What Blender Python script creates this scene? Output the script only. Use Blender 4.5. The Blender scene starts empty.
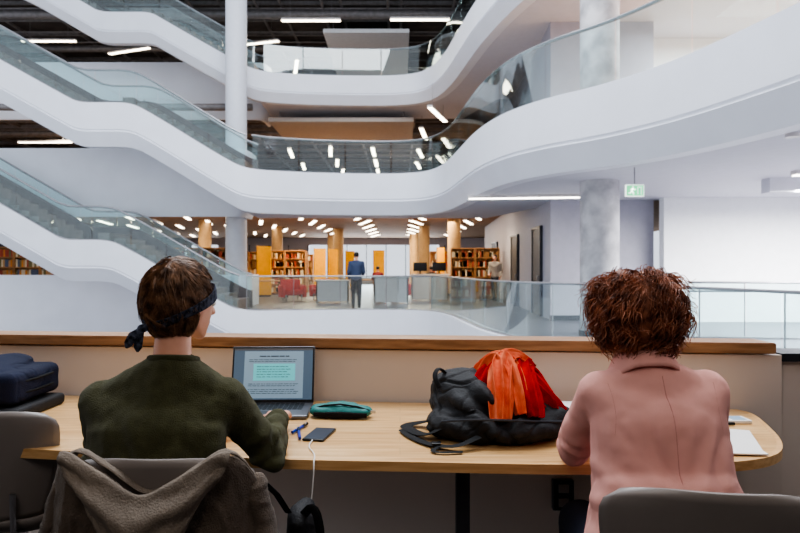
import bpy, bmesh, math, random
from mathutils import Vector as V, Matrix, noise, Euler
from mathutils.bvhtree import BVHTree
random.seed(7)
SC = bpy.context.scene
col = SC.collection
F = 650.0; H = 1.35
PI = math.pi
def at(px, py, Y): return V(((px-400)/F*Y, Y, H-(py-266.5)/F*Y))
def lin(c):
    r = []
    for x in c:
        x = x/255.0
        r.append(x/12.92 if x <= .04045 else ((x+.055)/1.055)**2.4)
    return r
# ------------------------------------------------------------ materials
def mat(name, c, rough=.5, metal=0, var=.08, scale=6, bump=0, bscale=80, stretch=(1,1,1), c2=None, emit=0, brick=None, spec=None, sheen=0):
    m = bpy.data.materials.new(name); m.use_nodes = True
    nt = m.node_tree; N = nt.nodes; L = nt.links
    b = N['Principled BSDF']
    b.inputs['Roughness'].default_value = rough
    b.inputs['Metallic'].default_value = metal
    if spec is not None: b.inputs['Specular IOR Level'].default_value = spec
    if sheen: b.inputs['Sheen Weight'].default_value = sheen
    tc = N.new('ShaderNodeTexCoord'); mp = N.new('ShaderNodeMapping')
    mp.inputs['Scale'].default_value = stretch
    L.new(tc.outputs['Object'], mp.inputs['Vector'])
    nz = N.new('ShaderNodeTexNoise'); nz.inputs['Scale'].default_value = scale; nz.inputs['Detail'].default_value = 5
    L.new(mp.outputs['Vector'], nz.inputs['Vector'])
    cr = N.new('ShaderNodeValToRGB')
    a = lin(c); z = lin(c2) if c2 else [min(1, x*(1+var)) for x in a]
    if not c2: a = [x*(1-var) for x in a]
    cr.color_ramp.elements[0].color = a+[1]; cr.color_ramp.elements[1].color = z+[1]
    cr.color_ramp.elements[0].position = .35; cr.color_ramp.elements[1].position = .65
    L.new(nz.outputs['Fac'], cr.inputs['Fac'])
    out = cr.outputs['Color']
    if brick:
        br = N.new('ShaderNodeTexBrick'); br.inputs['Scale'].default_value = 1
        br.inputs['Brick Width'].default_value = brick[0]; br.inputs['Row Height'].default_value = brick[1]
        br.inputs['Mortar Size'].default_value = brick[2]
        br.inputs['Color1'].default_value = (1,1,1,1); br.inputs['Color2'].default_value = (brick[3],)*3+(1,)
        br.inputs['Mortar'].default_value = (brick[4],)*3+(1,)
        L.new(tc.outputs['Object'], br.inputs['Vector'])
        mx = N.new('ShaderNodeMixRGB'); mx.blend_type = 'MULTIPLY'; mx.inputs['Fac'].default_value = 1
        L.new(out, mx.inputs['Color1']); L.new(br.outputs['Color'], mx.inputs['Color2']); out = mx.outputs['Color']
    L.new(out, b.inputs['Base Color'])
    if emit:
        L.new(out, b.inputs['Emission Color']); b.inputs['Emission Strength'].default_value = emit
    if bump:
        n2 = N.new('ShaderNodeTexNoise'); n2.inputs['Scale'].default_value = bscale; n2.inputs['Detail'].default_value = 4
        L.new(mp.outputs['Vector'], n2.inputs['Vector'])
        bp = N.new('ShaderNodeBump'); bp.inputs['Strength'].default_value = bump; bp.inputs['Distance'].default_value = .01
        L.new(n2.outputs['Fac'], bp.inputs['Height']); L.new(bp.outputs['Normal'], b.inputs['Normal'])
    return m
def glassmat(name, tint, refl=.10):
    m = bpy.data.materials.new(name); m.use_nodes = True
    nt = m.node_tree; N = nt.nodes; L = nt.links
    N.remove(N['Principled BSDF']); out = N['Material Output']
    t = N.new('ShaderNodeBsdfTransparent'); g = N.new('ShaderNodeBsdfGlossy'); g.inputs['Roughness'].default_value = .02
    nz = N.new('ShaderNodeTexNoise'); nz.inputs['Scale'].default_value = .6
    cr = N.new('ShaderNodeValToRGB'); cr.color_ramp.elements[0].color = tint+(1,); cr.color_ramp.elements[1].color = tuple(min(1, x*1.03) for x in tint)+(1,)
    L.new(nz.outputs['Fac'], cr.inputs['Fac']); L.new(cr.outputs['Color'], t.inputs['Color'])
    lw = N.new('ShaderNodeLayerWeight'); lw.inputs['Blend'].default_value = .2
    mth = N.new('ShaderNodeMath'); mth.operation = 'MULTIPLY_ADD'; mth.inputs[1].default_value = .5; mth.inputs[2].default_value = refl
    L.new(lw.outputs['Fresnel'], mth.inputs[0])
    mx = N.new('ShaderNodeMixShader'); L.new(mth.outputs[0], mx.inputs[0]); L.new(t.outputs[0], mx.inputs[1]); L.new(g.outputs[0], mx.inputs[2])
    L.new(mx.outputs[0], out.inputs['Surface'])
    return m
M = {}
M['white'] = mat('white_plaster', (236,238,245), .5, var=.02, scale=1.5)
M['soffit'] = mat('soffit_paint', (212,212,220), .7, var=.02)
M['brightwall'] = mat('bright_wall_paint', (250,250,251), .7, var=.02)
M['graywall'] = mat('lilac_gray_paint', (174,172,183), .7, var=.03)
M['darkceil'] = mat('dark_ceiling', (76,70,68), .8, var=.3, scale=2)
M['brownceil'] = mat('brown_ceiling', (142,112,84), .8, var=.2, scale=2)
M['duct'] = mat('duct_metal', (136,132,132), .5, .3, var=.15)
M['clouddark'] = mat('ceiling_cloud_tan', (190,178,168), .6, var=.05)
M['cloudwhite'] = mat('ceiling_cloud_white', (232,233,238), .6, var=.03)
M['floor'] = mat('gray_floor', (92,90,98), .35, var=.1, scale=3)
M['carpet'] = mat('carpet', (62,57,55), .9, var=.2, scale=30, bump=.3, bscale=200)
M['backwall'] = mat('rear_wall_paint', (98,91,88), .8, var=.05)  # kept dark so the added unseen walls dim the foreground
M['concrete'] = mat('concrete_column', (160,158,162), .7, scale=2.6, c2=(210,208,210), bump=.15, bscale=30)
M['colwhite'] = mat('painted_column', (226,228,236), .5, var=.02)
M['woodcol'] = mat('wood_column', (196,160,112), .6, var=.12, stretch=(6,6,1))
M['glass'] = glassmat('balustrade_glass', (.885,.96,.965), .06)
M['steel'] = mat('brushed_steel', (150,148,152), .35, .5, var=.08, stretch=(1,1,12))
M['darkmetal'] = mat('dark_gray_metal', (62,64,70), .45, .6, var=.08)
M['doordark'] = mat('dark_door_recess', (58,55,60), .6, var=.08)  # dark tone stands for the shade of recessed doorways
M['stairdark'] = mat('dark_stair', (84,78,78), .6, var=.15)
M['tread'] = mat('stair_tread', (124,116,112), .6, var=.15)
M['cream'] = mat('cream_panel', (216,200,188), .55, var=.03, scale=1.2)
M['oak'] = mat('desk_oak', (204,156,100), .28, var=.1, scale=3, stretch=(1.2,16,16), c2=(232,190,136), brick=(1.1,.075,.0012,.89,.68), bump=.05, bscale=30)
M['oakcap'] = mat('cap_oak', (142,102,70), .4, scale=3, stretch=(1.2,18,18), c2=(176,132,94))
M['oakedge'] = mat('oak_edge', (204,156,102), .4, scale=3, stretch=(1.2,30,30), c2=(224,180,126))
M['light'] = mat('warm_light_diffuser', (255,238,212), .5, emit=12, var=0)
M['lightcool'] = mat('white_light_diffuser', (255,250,240), .5, emit=8, var=0)
M['yellow'] = mat('yellow_panel', (232,164,0), .6, var=.05, emit=.15, spec=.2)  # slight emission brightens the panels, which are no lamps
M['shelfwood'] = mat('shelf_wood', (176,126,76), .6, var=.1)
M['deskwhite'] = mat('white_laminate', (220,214,212), .4, var=.03)
M['red'] = mat('red_upholstery', (206,36,30), .8, var=.1)
M['skin'] = mat('skin', (218,160,134), .5, var=.05, scale=20, bump=.05)
M['hair1'] = mat('brown_hair', (70,47,33), .45, c2=(146,108,80), scale=40, spec=.3)
M['hair2'] = mat('brown_curly_hair', (80,43,30), .5, c2=(182,114,82), scale=26, spec=.3)
M['sweater'] = mat('olive_sweater', (70,69,46), .95, var=.12, scale=40, bump=.6, bscale=320, sheen=.1, spec=.15)
M['blazer'] = mat('pink_blazer', (230,170,160), .95, var=.05, scale=10, bump=.2, bscale=500, spec=.1)
M['blazerseam'] = mat('pink_seam', (196,132,124), .8, var=.05)
M['denim'] = mat('dark_denim', (40,46,66), .85, var=.15, bump=.3, bscale=300)
M['shoe'] = mat('dark_shoe', (36,34,36), .6)
M['plastic'] = mat('chair_shell_gray', (136,128,124), .38, var=.03)
M['chrome'] = mat('chair_leg_metal', (150,150,155), .3, .9)
M['jacket'] = mat('taupe_jacket', (96,85,76), .95, var=.14, scale=30, bump=.5, bscale=240, sheen=.1, spec=.15)
M['jacketin'] = mat('jacket_lining', (124,113,102), .95, var=.12, bump=.4, bscale=200)
M['black'] = mat('black_nylon', (27,27,30), .7, var=.3, scale=10, bump=.4, bscale=200, spec=.4)
M['blackstrap'] = mat('black_webbing', (18,18,20), .8, bump=.3, bscale=300, spec=.3)
M['redscarf'] = mat('red_scarf', (132,10,18), .95, c2=(196,22,26), scale=12, bump=.4, bscale=260, spec=.05)
M['orangescarf'] = mat('orange_scarf', (202,70,42), .95, c2=(230,122,86), scale=14, bump=.4, bscale=260, spec=.05)
M['navy'] = mat('navy_nylon', (20,26,50), .8, var=.15, bump=.35, bscale=220, spec=.25)
M['teal'] = mat('teal_pouch', (8,112,108), .55, var=.1, bump=.2, bscale=200)
M['alu'] = mat('space_gray_aluminium', (112,114,120), .35, .8, var=.03)
M['blackplastic'] = mat('black_plastic', (18,18,20), .3, var=.1)
M['screen'] = mat('screen_surround', (84,104,124), .4, emit=.4, var=.04, scale=2)
M['screenpage'] = mat('screen_page', (132,156,174), .4, emit=.5, var=.02)
M['screenbox'] = mat('screen_box', (110,200,206), .4, emit=.5, var=.02)
M['screentext'] = mat('screen_text', (30,42,58), .4, emit=.05)
M['paper'] = mat('paper', (236,232,228), .7, var=.02)
M['bluepen'] = mat('blue_plastic', (26,60,170), .35)
M['whitecable'] = mat('white_cable', (232,230,226), .5, var=.02)
M['exitgreen'] = mat('exit_green', (96,200,140), .4, emit=1.5, var=.02)
M['exitwhite'] = mat('exit_white', (240,250,240), .4, emit=1.8, var=.02)
M['bandana'] = mat('navy_bandana', (16,18,28), .9, c2=(84,88,104), scale=75, var=.1, spec=.1)
M['eye'] = mat('eye_white', (235,232,228), .2, var=.01)
M['iris'] = mat('iris_brown', (60,38,24), .2)
M['silver'] = mat('silver_zip', (190,190,194), .3, .9)
BOOKM = [mat('book_cover_'+n, c, .6, var=.1) for n, c in (('tan',(196,150,96)),('brick',(170,70,44)),('cream',(224,208,176)),('olive',(120,112,70)),('amber',(222,140,50)),('slate',(90,100,126)))]
# ------------------------------------------------------------ object helpers
def wloc(o):
    p = V((0,0,0))
    while o: p += o.location; o = o.parent
    return p
def obj(name, bm, m, parent=None, ang=.6, flat=False):
    bmesh.ops.recalc_face_normals(bm, faces=bm.faces)
    for f in bm.faces: f.smooth = not flat
    if not flat:
        for e in bm.edges:
            if len(e.link_faces) == 2 and e.calc_face_angle(0) > ang: e.smooth = False
    me = bpy.data.meshes.new(name); bm.to_mesh(me); bm.free()
    o = bpy.data.objects.new(name, me); col.objects.link(o)
    if m: me.materials.append(m)
    if parent is not None:
        me.transform(Matrix.Translation(-wloc(parent))); o.parent = parent
    return o
def tag(o, label, cat, group=None, kind=None):
    o['label'] = label; o['category'] = cat
    if group: o['group'] = group
    if kind: o['kind'] = kind
    return o
def thing(name, label, cat, loc=(0,0,0), group=None):
    o = bpy.data.objects.new(name, None); col.objects.link(o); o.location = loc; o.empty_display_size = .1
    return tag(o, label, cat, group)
def struct(name, bm, m, label=None, **k):
    o = obj(name, bm, m, **k); o['kind'] = 'structure'
    if label: o['label'] = label
    return o
def kids(o): return [c for c in bpy.data.objects if c.parent == o]
def dup(o, loc=None, rz=None, label=None, parent=None):
    ks = kids(o)
    c = o.copy(); col.objects.link(c)
    if parent is not None: c.parent = parent
    if loc is not None: c.location = loc
    if rz is not None: c.rotation_euler = (0,0,rz)
    if label: c['label'] = label
    for k in ks: dup(k, parent=c)
    return c
B = bmesh.new
def box(bm, x0, x1, y0, y1, z0, z1, bev=0):
    t = bmesh.new()
    bmesh.ops.create_cube(t, size=1)
    for v in t.verts: v.co = V(((x0+x1)/2+v.co.x*(x1-x0), (y0+y1)/2+v.co.y*(y1-y0), (z0+z1)/2+v.co.z*(z1-z0)))
    if bev: bmesh.ops.bevel(t, geom=t.edges[:], offset=bev, segments=3, affect='EDGES', profile=.5)
    me = bpy.data.meshes.new('t'); t.to_mesh(me); t.free(); bm.from_mesh(me); bpy.data.meshes.remove(me)
    return bm
def merge(bm, t, mtx=None):
    me = bpy.data.meshes.new('t'); t.to_mesh(me); t.free()
    if mtx: me.transform(mtx)
    bm.from_mesh(me); bpy.data.meshes.remove(me)
def tube(bm, pts, r, seg=10, flat=None, up=None, cap=True):
    pts = [V(p) for p in pts]; n = len(pts)
    rs = r if isinstance(r, (list, tuple)) else [r]*n
    rings = []; ref = up
    prev = None
    for i, p in enumerate(pts):
        d = (pts[min(n-1, i+1)]-pts[max(0, i-1)])
        if d.length < 1e-9: d = V((0,0,1))
        d.normalize()
        if prev is None:
            a = V(ref) if ref else (V((0,0,1)) if abs(d.z) < .9 else V((1,0,0)))
            s = d.cross(a).normalized()
        else:
            if ref:
                s = d.cross(V(ref))
                s = s.normalized() if s.length > .05 else prev
            else:
                s = prev-d*prev.dot(d); s.normalize()
        prev = s; u = s.cross(d).normalized()
        ring = []
        for k in range(seg):
            a = 2*PI*k/seg
            sx, sy = (flat if flat else (1, 1))
            ring.append(bm.verts.new(p+s*math.cos(a)*rs[i]*sx+u*math.sin(a)*rs[i]*sy))
        rings.append(ring)
    for i in range(n-1):
        for k in range(seg):
            bm.faces.new((rings[i][k], rings[i][(k+1)%seg], rings[i+1][(k+1)%seg], rings[i+1][k]))
    if cap:
        bm.faces.new(rings[0][::-1]); bm.faces.new(rings[-1])
    return bm
def surf(bm, f, nu, nv):
    g = [[bm.verts.new(f(i/nu, j/nv)) for j in range(nv+1)] for i in range(nu+1)]
    for i in range(nu):
        for j in range(nv): bm.faces.new((g[i][j], g[i+1][j], g[i+1][j+1], g[i][j+1]))
    return bm
def solid(o, th, off=-1):
    m_ = o.modifiers.new('s','SOLIDIFY'); m_.thickness = th; m_.offset = off; return o
def poly(bm, pts, z0, z1):
    lo = [bm.verts.new((p[0], p[1], z0)) for p in pts]; hi = [bm.verts.new((p[0], p[1], z1)) for p in pts]
    n = len(pts)
    bm.faces.new(hi); bm.faces.new(lo[::-1])
    for i in range(n): bm.faces.new((lo[i], lo[(i+1)%n], hi[(i+1)%n], hi[i]))
    return bm
def chaikin(p, n=3):
    p = [V(x) for x in p]
    for _ in range(n):
        q = [p[0]]
        for a, b in zip(p, p[1:]): q += [a*.75+b*.25, a*.25+b*.75]
        q.append(p[-1]); p = q
    return p
def normals2(p):
    r = []
    for i in range(len(p)):
        d = p[min(len(p)-1, i+1)]-p[max(0, i-1)]; d.z = 0; d.normalize(); r.append(V((-d.y, d.x, 0)))
    return r
def strip(bm, p, prof, closed=False):
    ns = normals2(p); rings = []
    for a, n in zip(p, ns): rings.append([bm.verts.new(a+n*o+V((0,0,dz))) for o, dz in prof])
    m = len(prof)
    for i in range(len(p)-1):
        for k in range(m if closed else m-1):
            bm.faces.new((rings[i][k], rings[i][(k+1)%m], rings[i+1][(k+1)%m], rings[i+1][k]))
    if closed: bm.faces.new(rings[0]); bm.faces.new(rings[-1][::-1])
    return bm
def arcs(p):
    s = [0]
    for a, b in zip(p, p[1:]): s.append(s[-1]+(b-a).length)
    return s
def cut(p, s0, s1, sub=4):
    s = arcs(p); out = []
    for k in range(sub+1):
        t = s0+(s1-s0)*k/sub
        for i in range(len(s)-1):
            if s[i+1] >= t or i == len(s)-2:
                w = (t-s[i])/max(1e-9, s[i+1]-s[i]); out.append(p[i].lerp(p[i+1], w)); break
    return out
# ------------------------------------------------------------ organic helpers
_t = bmesh.new(); bmesh.ops.create_icosphere(_t, subdivisions=3, radius=1); ICO = [v.co.copy() for v in _t.verts]; _t.free()
_t = bmesh.new(); bmesh.ops.create_icosphere(_t, subdivisions=2, radius=1); ICO2 = [v.co.copy() for v in _t.verts]; _t.free()
def hull(bm, *els, T=None, lo=False):
    t = bmesh.new()
    for e in els:
        c = V(e[0]); r = e[1]; R = e[2] if len(e) > 2 else None
        r = V(r) if hasattr(r, '__len__') else V((r, r, r))
        for v in (ICO2 if lo else ICO):
            q = V((v.x*r.x, v.y*r.y, v.z*r.z))
            if R: q = R @ q
            q = c+q
            if T: q = T @ q
            t.verts.new(q)
    bmesh.ops.convex_hull(t, input=t.verts[:])
    bmesh.ops.delete(t, geom=[v for v in t.verts if not v.link_faces], context='VERTS')
    bmesh.ops.recalc_face_normals(t, faces=t.faces)
    merge(bm, t)
def remeshed(name, bm, voxel, m, parent=None, smooth=6, fold=None, clampz=None, ang=2.5):
    me = bpy.data.meshes.new('tmp'); bm.to_mesh(me); bm.free()
    o = bpy.data.objects.new('tmp', me); col.objects.link(o)
    r = o.modifiers.new('r', 'REMESH'); r.mode = 'VOXEL'; r.voxel_size = voxel
    if smooth:
        s = o.modifiers.new('s', 'SMOOTH'); s.iterations = smooth; s.factor = .5
    bpy.context.view_layer.update()
    dg = bpy.context.evaluated_depsgraph_get()
    m2 = bpy.data.meshes.new_from_object(o.evaluated_get(dg))
    bpy.data.objects.remove(o); bpy.data.meshes.remove(me)
    b = bmesh.new(); b.from_mesh(m2); bpy.data.meshes.remove(m2)
    b.normal_update()
    if fold:
        for v, d in [(v, fold(v.co, v.normal)) for v in b.verts]: v.co = v.co+v.normal*d
    if clampz is not None:
        for v in b.verts:
            if v.co.z < clampz: v.co.z = clampz
    return obj(name, b, m, parent, ang=ang)
def rid(p): return 1-abs(noise.noise(p))*2
DZ = .751
# =================================================================== BUILDING
Z1, Z2 = 4.3, 8.6
PC = [(-17,19.6,4.3),(-13.9,19.6,4.3),(-13.4,19.6,4.0),(-10.7,19.6,2.45),(-10.2,19.6,2.15),(-9.6,19.6,2.15),(-8.9,19.6,2.15),(-8.4,19.6,2.0),(-5.4,19.6,.25),(-4.8,19.65,.0),(-3.5,19.95,0),(-2,20.2,0),(0.1,20.2,0),(0.9,19.7,0),(1.3,18.4,0),(1.5,16,0),(1.65,14,0),(2.0,12.4,0),(2.6,11.3,0),(3.25,10.6,0),(3.9,9.4,0),(4.3,8,0),(4.6,6.5,0),(4.8,4.5,0),(4.85,3.4,0)]
PB = [(-17,19.6,8.6),(-14,19.6,8.6),(-13.5,19.6,8.4),(-10.1,19.6,6.5),(-9.7,19.6,6.3),(-9.0,19.6,6.3),(-8.2,19.6,6.3),(-7.7,19.6,6.1),(-5.2,19.6,4.55),(-4.6,19.7,4.3),(-3.5,20.2,4.3),(-2,20.6,4.3),(0.1,20.7,4.3),(0.9,20.1,4.3),(1.3,18.6,4.3),(1.5,16,4.3),(1.65,14,4.3),(2.0,12.4,4.3),(2.6,11.3,4.3),(3.25,10.6,4.3),(3.9,9.4,4.3),(4.3,8,4.3),(4.6,6.5,4.3),(4.8,4.5,4.3),(4.85,3.4,4.3)]
PA = [(-17,24,12.9),(-14.8,24,12.9),(-11.5,24,11.0),(-11.1,24,10.75),(-10,24,10.75),(-9.2,24,10.75),(-8.8,24,10.5),(-5.8,24,8.8),(-5.2,24.1,8.6),(-4,24.5,8.6),(-2,24.7,8.6),(0,24.7,8.6),(1.0,24.1,8.6),(1.5,22.3,8.6),(1.8,19.8,8.6),(2.05,17.7,8.6),(2.6,15,8.6),(3.5,12.6,8.6),(4.5,10.5,8.6),(5.2,8,8.6),(5.4,6,8.6)]
pC, pB, pA = chaikin(PC), chaikin(PB), chaikin(PA)
def prof(h): return [(.35,-.02),(.35,0),(0,0),(0,-.62*h),(.025,-.635*h),(.025,-.66*h),(.0,-.675*h),(.03,-.72*h),(.22,-h),(.5,-h),(.5,-.5*h),(.35,-.4)]
struct('trim_1', strip(B(), pC, prof(1.25), True), M['white'], 'lowest white ribbon fascia sweeping from the stair to the ground gallery')
struct('trim_2', strip(B(), pB, prof(1.3), True), M['white'], 'broad white ribbon fascia of the middle gallery swooping up to the right')
struct('trim_3', strip(B(), pA, prof(1.08), True), M['white'], 'topmost white ribbon fascia around the upper gallery')
def off(p, x0, z, d):
    ns = normals2(p); return [((q+n*d).x, (q+n*d).y) for q, n in zip(p, ns) if q.x > x0 and abs(q.z-z) < .06]
f0 = off(pC, -4.9, 0, .2); struct('floor', poly(B(), f0+[(16,3.4),(16,50),(-34,50),(-34,22.3),(-5.0,22.3)], -.3, -.004), M['floor'], 'gray floor of the gallery across the atrium')
f1 = off(pB, -4.7, Z1, .2); struct('floor', poly(B(), f1+[(16,3.4),(16,50),(-34,50),(-34,22.3),(-4.9,22.3)], 3.55, Z1-.01), M['brownceil'], 'upper gallery slab with brown underside')
struct('ceiling', poly(B(), off(pB, -4.7, Z1, .3)+[(16,3.4),(16,16.5),(4.4,16.5),(3.0,22.6),(-4.9,22.6)], 3.03, 3.54), M['soffit'], 'pale soffit beneath the middle gallery')
f2 = off(pA, -5.2, Z2, .2); struct('floor', poly(B(), f2+[(16,6),(16,50),(-34,50),(-34,26.7),(-5.3,26.7)], 7.9, Z2-.01), M['darkceil'], 'top gallery slab with dark underside')
struct('ceiling', poly(B(), off(pA, -5.2, Z2, .3)+[(16,6),(16,24),(3.6,24),(2.6,27.2),(-5.3,27.2)], 7.53, 7.89), M['soffit'], 'pale soffit beneath the top gallery')
bm = poly(B(), [(-34,24.2),(2.0,24.2),(2.4,20),(3.5,15),(6,8),(16,8),(16,50),(-34,50)], 12.3, 12.7); struct('ceiling', bm, M['darkceil'], 'dark exposed ceiling of the top gallery')
struct('floor', box(B(), -20,6.5,3.3,23,-4.6,-4.3), M['floor'], 'atrium ground level far below')
def para(zf, Y, x1):
    b = B(); p = chaikin([(-34,Y,zf),(x1-1.5,Y,zf),(x1-.3,Y,zf),(x1,Y+.4,zf),(x1,Y+1.5,zf)], 2)
    strip(b, p, [(0,1.0),(.0,-.85),(.15,-1.25),(.26,-1.25),(.26,1.0),(.23,1.06),(.03,1.06)], True); return b
struct('wall_left', para(0, 22, -5.1), M['white'], 'white parapet behind the lowest stair')
struct('wall_left', para(Z1, 22, -5.2), M['white'], 'white parapet behind the middle stair')
struct('wall_left', para(Z2, 26.4, -5.4), M['white'], 'white parapet behind the top stair')
for zf in (0, Z1, Z2):
    b = B(); box(b, -34,16,50,50.3,zf-.4,zf+.5); box(b, -34,16,50,50.3,zf+3.0,zf+3.9)
    for x0, x1 in ((-34,-16), (-14,-7), (3.0,16)): box(b, x0,x1,50,50.3,zf+.5,zf+3.0)
    struct('wall_back', b, M['graywall'], 'far end wall of the library with a window band')
    b = B()
    for k in range(14): box(b, -16.1+k*1.5,-16.04+k*1.5,49.95,50.1,zf+.5,zf+3.0)
    struct('window_1', b, M['darkmetal'], 'window mullions at the far end of the library')
b = B(); box(b, -34.3,-34,20,50,-1,13); struct('wall_left', b, M['graywall'])
for zf, ztop in ((0,3.03), (Z1,7.53)):
    b = B(); poly(b, [(3.8,16.4),(6.4,16.4),(6.4,36),(4.7,36)], zf-.01, ztop+.5); struct('wall_right', b, M['graywall'], 'lilac gray service core wall beside the library')
for k, (Y0, Y1) in enumerate(((17.6,18.9),(22.2,23.8),(29,31))):
    xa = 3.8+(Y0-16.4)*.9/19.6; xb = 3.8+(Y1-16.4)*.9/19.6
    b = B(); poly(b, [(xa-.06,Y0),(xb-.06,Y1),(xb+.02,Y1),(xa+.02,Y0)], 0, 2.4); d = struct('door_%d'%(k+1), b, M['doordark'], 'dark door in the gray core wall')
    b = B(); box(b, xa-.12,xa-.05,Y0+.1,Y0+.16,.95,1.1); obj('door_handle', b, M['steel'], d)
    b = B()
    for ya, yb, za, zb in ((Y0-.06,Y0,0,2.46),(Y1,Y1+.06,0,2.46),(Y0,Y1,2.4,2.46)):
        x_ = 3.8+((ya+yb)/2-16.4)*.9/19.6; box(b, x_-.09,x_+.02,ya,yb,za,zb)
    obj('door_frame', b, M['darkmetal'], d)
b = B()
box(b, 6.42,16,15.8,16.1,0,3.03); box(b, 15.7,16,3.4,16,0,8.0)
struct('wall_right', b, M['brightwall'], 'bright white corridor wall at right')
b = B(); box(b, 6.4,16,17.6,17.9,Z1,7.6); struct('wall_right', b, M['brightwall'], 'bright wall on the middle gallery')
b = B(); box(b, 7.0,16,12.3,12.6,2.76,3.03); struct('trim_4', b, M['soffit'], 'ceiling beam over the bright corridor')
b = B(); box(b, 3.78,6.42,16.34,16.4,0,.12); struct('baseboard_right', b, M['darkmetal'])
for i, (x0, y0, x1, y1, z, r, lab) in enumerate(((-20,27.2,14,27.2,11.9,.2,'round gray air duct crossing nearest the edge of the top gallery ceiling'),(-20,31.5,14,31.5,11.9,.16,'second gray air duct crossing the top gallery ceiling'),(-20,36.3,14,36.3,11.9,.24,'thick gray air duct crossing the rear of the top gallery ceiling'),(-24,25.5,-5.8,25.5,7.6,.14,'gray air duct under the top gallery floor near the white column'),(-20,30.6,3,30.6,7.62,.16,'gray air duct crossing the middle gallery ceiling'),(-20,40,10,40,11.8,.2,'gray air duct farthest back in the top gallery'))):
    b = B(); tube(b, [(x0,y0,z),((x0+x1)/2,(y0+y1)/2,z),(x1,y1,z)], r, 14)
    zt = 12.3 if z > 9 else 7.9
    for q in range(6): xx = x0+1+(x1-x0-2)*q/5; box(b, xx-.02,xx+.02,y0-.02,y0+.02,z,zt-.005)
    tag(obj('air_duct', b, M['duct']), lab, 'duct', 'air ducts in the upper galleries')
b = B()
for k in range(14): box(b, -34,16,25+k*1.8,25.12+k*1.8,12.16,12.3)
for k in range(18): box(b, -30+k*2.5,-29.9+k*2.5,24.5,50,12.18,12.3)
for k in range(9): tube(b, [(-24,25.6+k*1.35,12.05),(12,25.6+k*1.35,12.05)], .035, 6)
for k in range(7): tube(b, [(-14+k*2.7,24.6,12.08),(-14+k*2.7,48,12.08)], .06, 8)
struct('trim_5', b, M['duct'], 'ceiling grid beams and pipes of the top gallery')
b = B()
for k in range(10): box(b, -30,2.4,28+k*2,28.1+k*2,7.74,7.9)
for k in range(8): tube(b, [(-24,28.5+k*1.7,7.7),(2.4,28.5+k*1.7,7.7)], .04, 6)
for k in range(12): box(b, -28+k*2.6,-27.9+k*2.6,27.3,48,7.76,7.9)
struct('trim_5', b, M['duct'], 'ceiling beams and pipes of the middle gallery')
def cloud(x0, x1, y0, y1, z, m, label, zt):
    t = thing('ceiling_panel', label, 'ceiling panel', ((x0+x1)/2,(y0+y1)/2,z))
    obj('panel', box(B(), x0,x1,y0,y1,z,z+.18,.03), m, t)
    for a in (x0+.4, x1-.4):
        for c in (y0+.4, y1-.4): obj('hanger_rod', tube(B(), [(a,c,z+.17),(a,c,zt)], .02, 6), M['steel'], t)
cloud(-3.3,.4,27.8,34.5,11.35, M['cloudwhite'], 'white suspended ceiling panel over the top gallery', 12.28)
cloud(-5.2,.55,25.6,29.4,7.05, M['clouddark'], 'tan suspended ceiling panel above the middle gallery', 7.88)
def balustrade(root, p, h=1.05, pl=1.45, o=.12, posts=True, rail=True, base=.0, rr=.034, mid=None, pr=.013):
    L = arcs(p)[-1]; n = max(1, round(L/pl)); d = L/n
    for k in range(n):
        q = cut(p, k*d+.014, (k+1)*d-.014, 5)
        obj('glass_panel', strip(B(), q, [(o,base-.02),(o,h),(o+.014,h),(o+.014,base-.02)], True), M['glass'], root)
        if posts:
            a = cut(p, k*d, k*d+.05, 1); nn = normals2(a)[0]; c = a[0]+nn*(o+.05)
            obj('post', tube(B(), [c+V((0,0,-.02)), c+V((0,0,h-.02))], pr, 6), M['steel'], root)
    m = cut(p, 0, L, max(10, int(L*3))); ns = normals2(m)
    if rail: obj('handrail', tube(B(), [a+nn*(o+.05)+V((0,0,h)) for a, nn in zip(m, ns)], rr, 8), M['steel'], root)
    if mid: obj('lower_rail', tube(B(), [a+nn*(o+.07)+V((0,0,mid)) for a, nn in zip(m, ns)], rr*.8, 8), M['steel'], root)
    obj('base_channel', strip(B(), m, [(o-.03,-.02),(o-.03,.03),(o+.05,.03),(o+.05,-.02)], True), M['steel'], root)
def sub(p, x0, x1=None): return [q for q in p if q.x >= x0 and (x1 is None or q.x <= x1)]
t = thing('glass_balustrade', 'glass balustrade with steel handrail along the lowest gallery edge', 'railing', (0,20,0)); balustrade(t, sub(pC, -4.7), rr=.022, pr=.010)
t = thing('glass_balustrade', 'glass balustrade following the broad middle ribbon to the upper right', 'railing', (0,20,Z1)); balustrade(t, sub(pB, -4.5), posts=False)
t = thing('glass_balustrade', 'glass balustrade around the topmost gallery edge', 'railing', (0,24,Z2)); balustrade(t, sub(pA, -5.1), posts=False)
t = thing('glass_balustrade', 'short glass and steel balustrade before the bright white corridor wall at right', 'railing', (7,12,0)); balustrade(t, [V((5.45,12.2,0)), V((7.5,11.9,0)), V((11.5,11.4,0))], pl=1.0, rr=.022, mid=.88, pr=.011)
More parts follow.
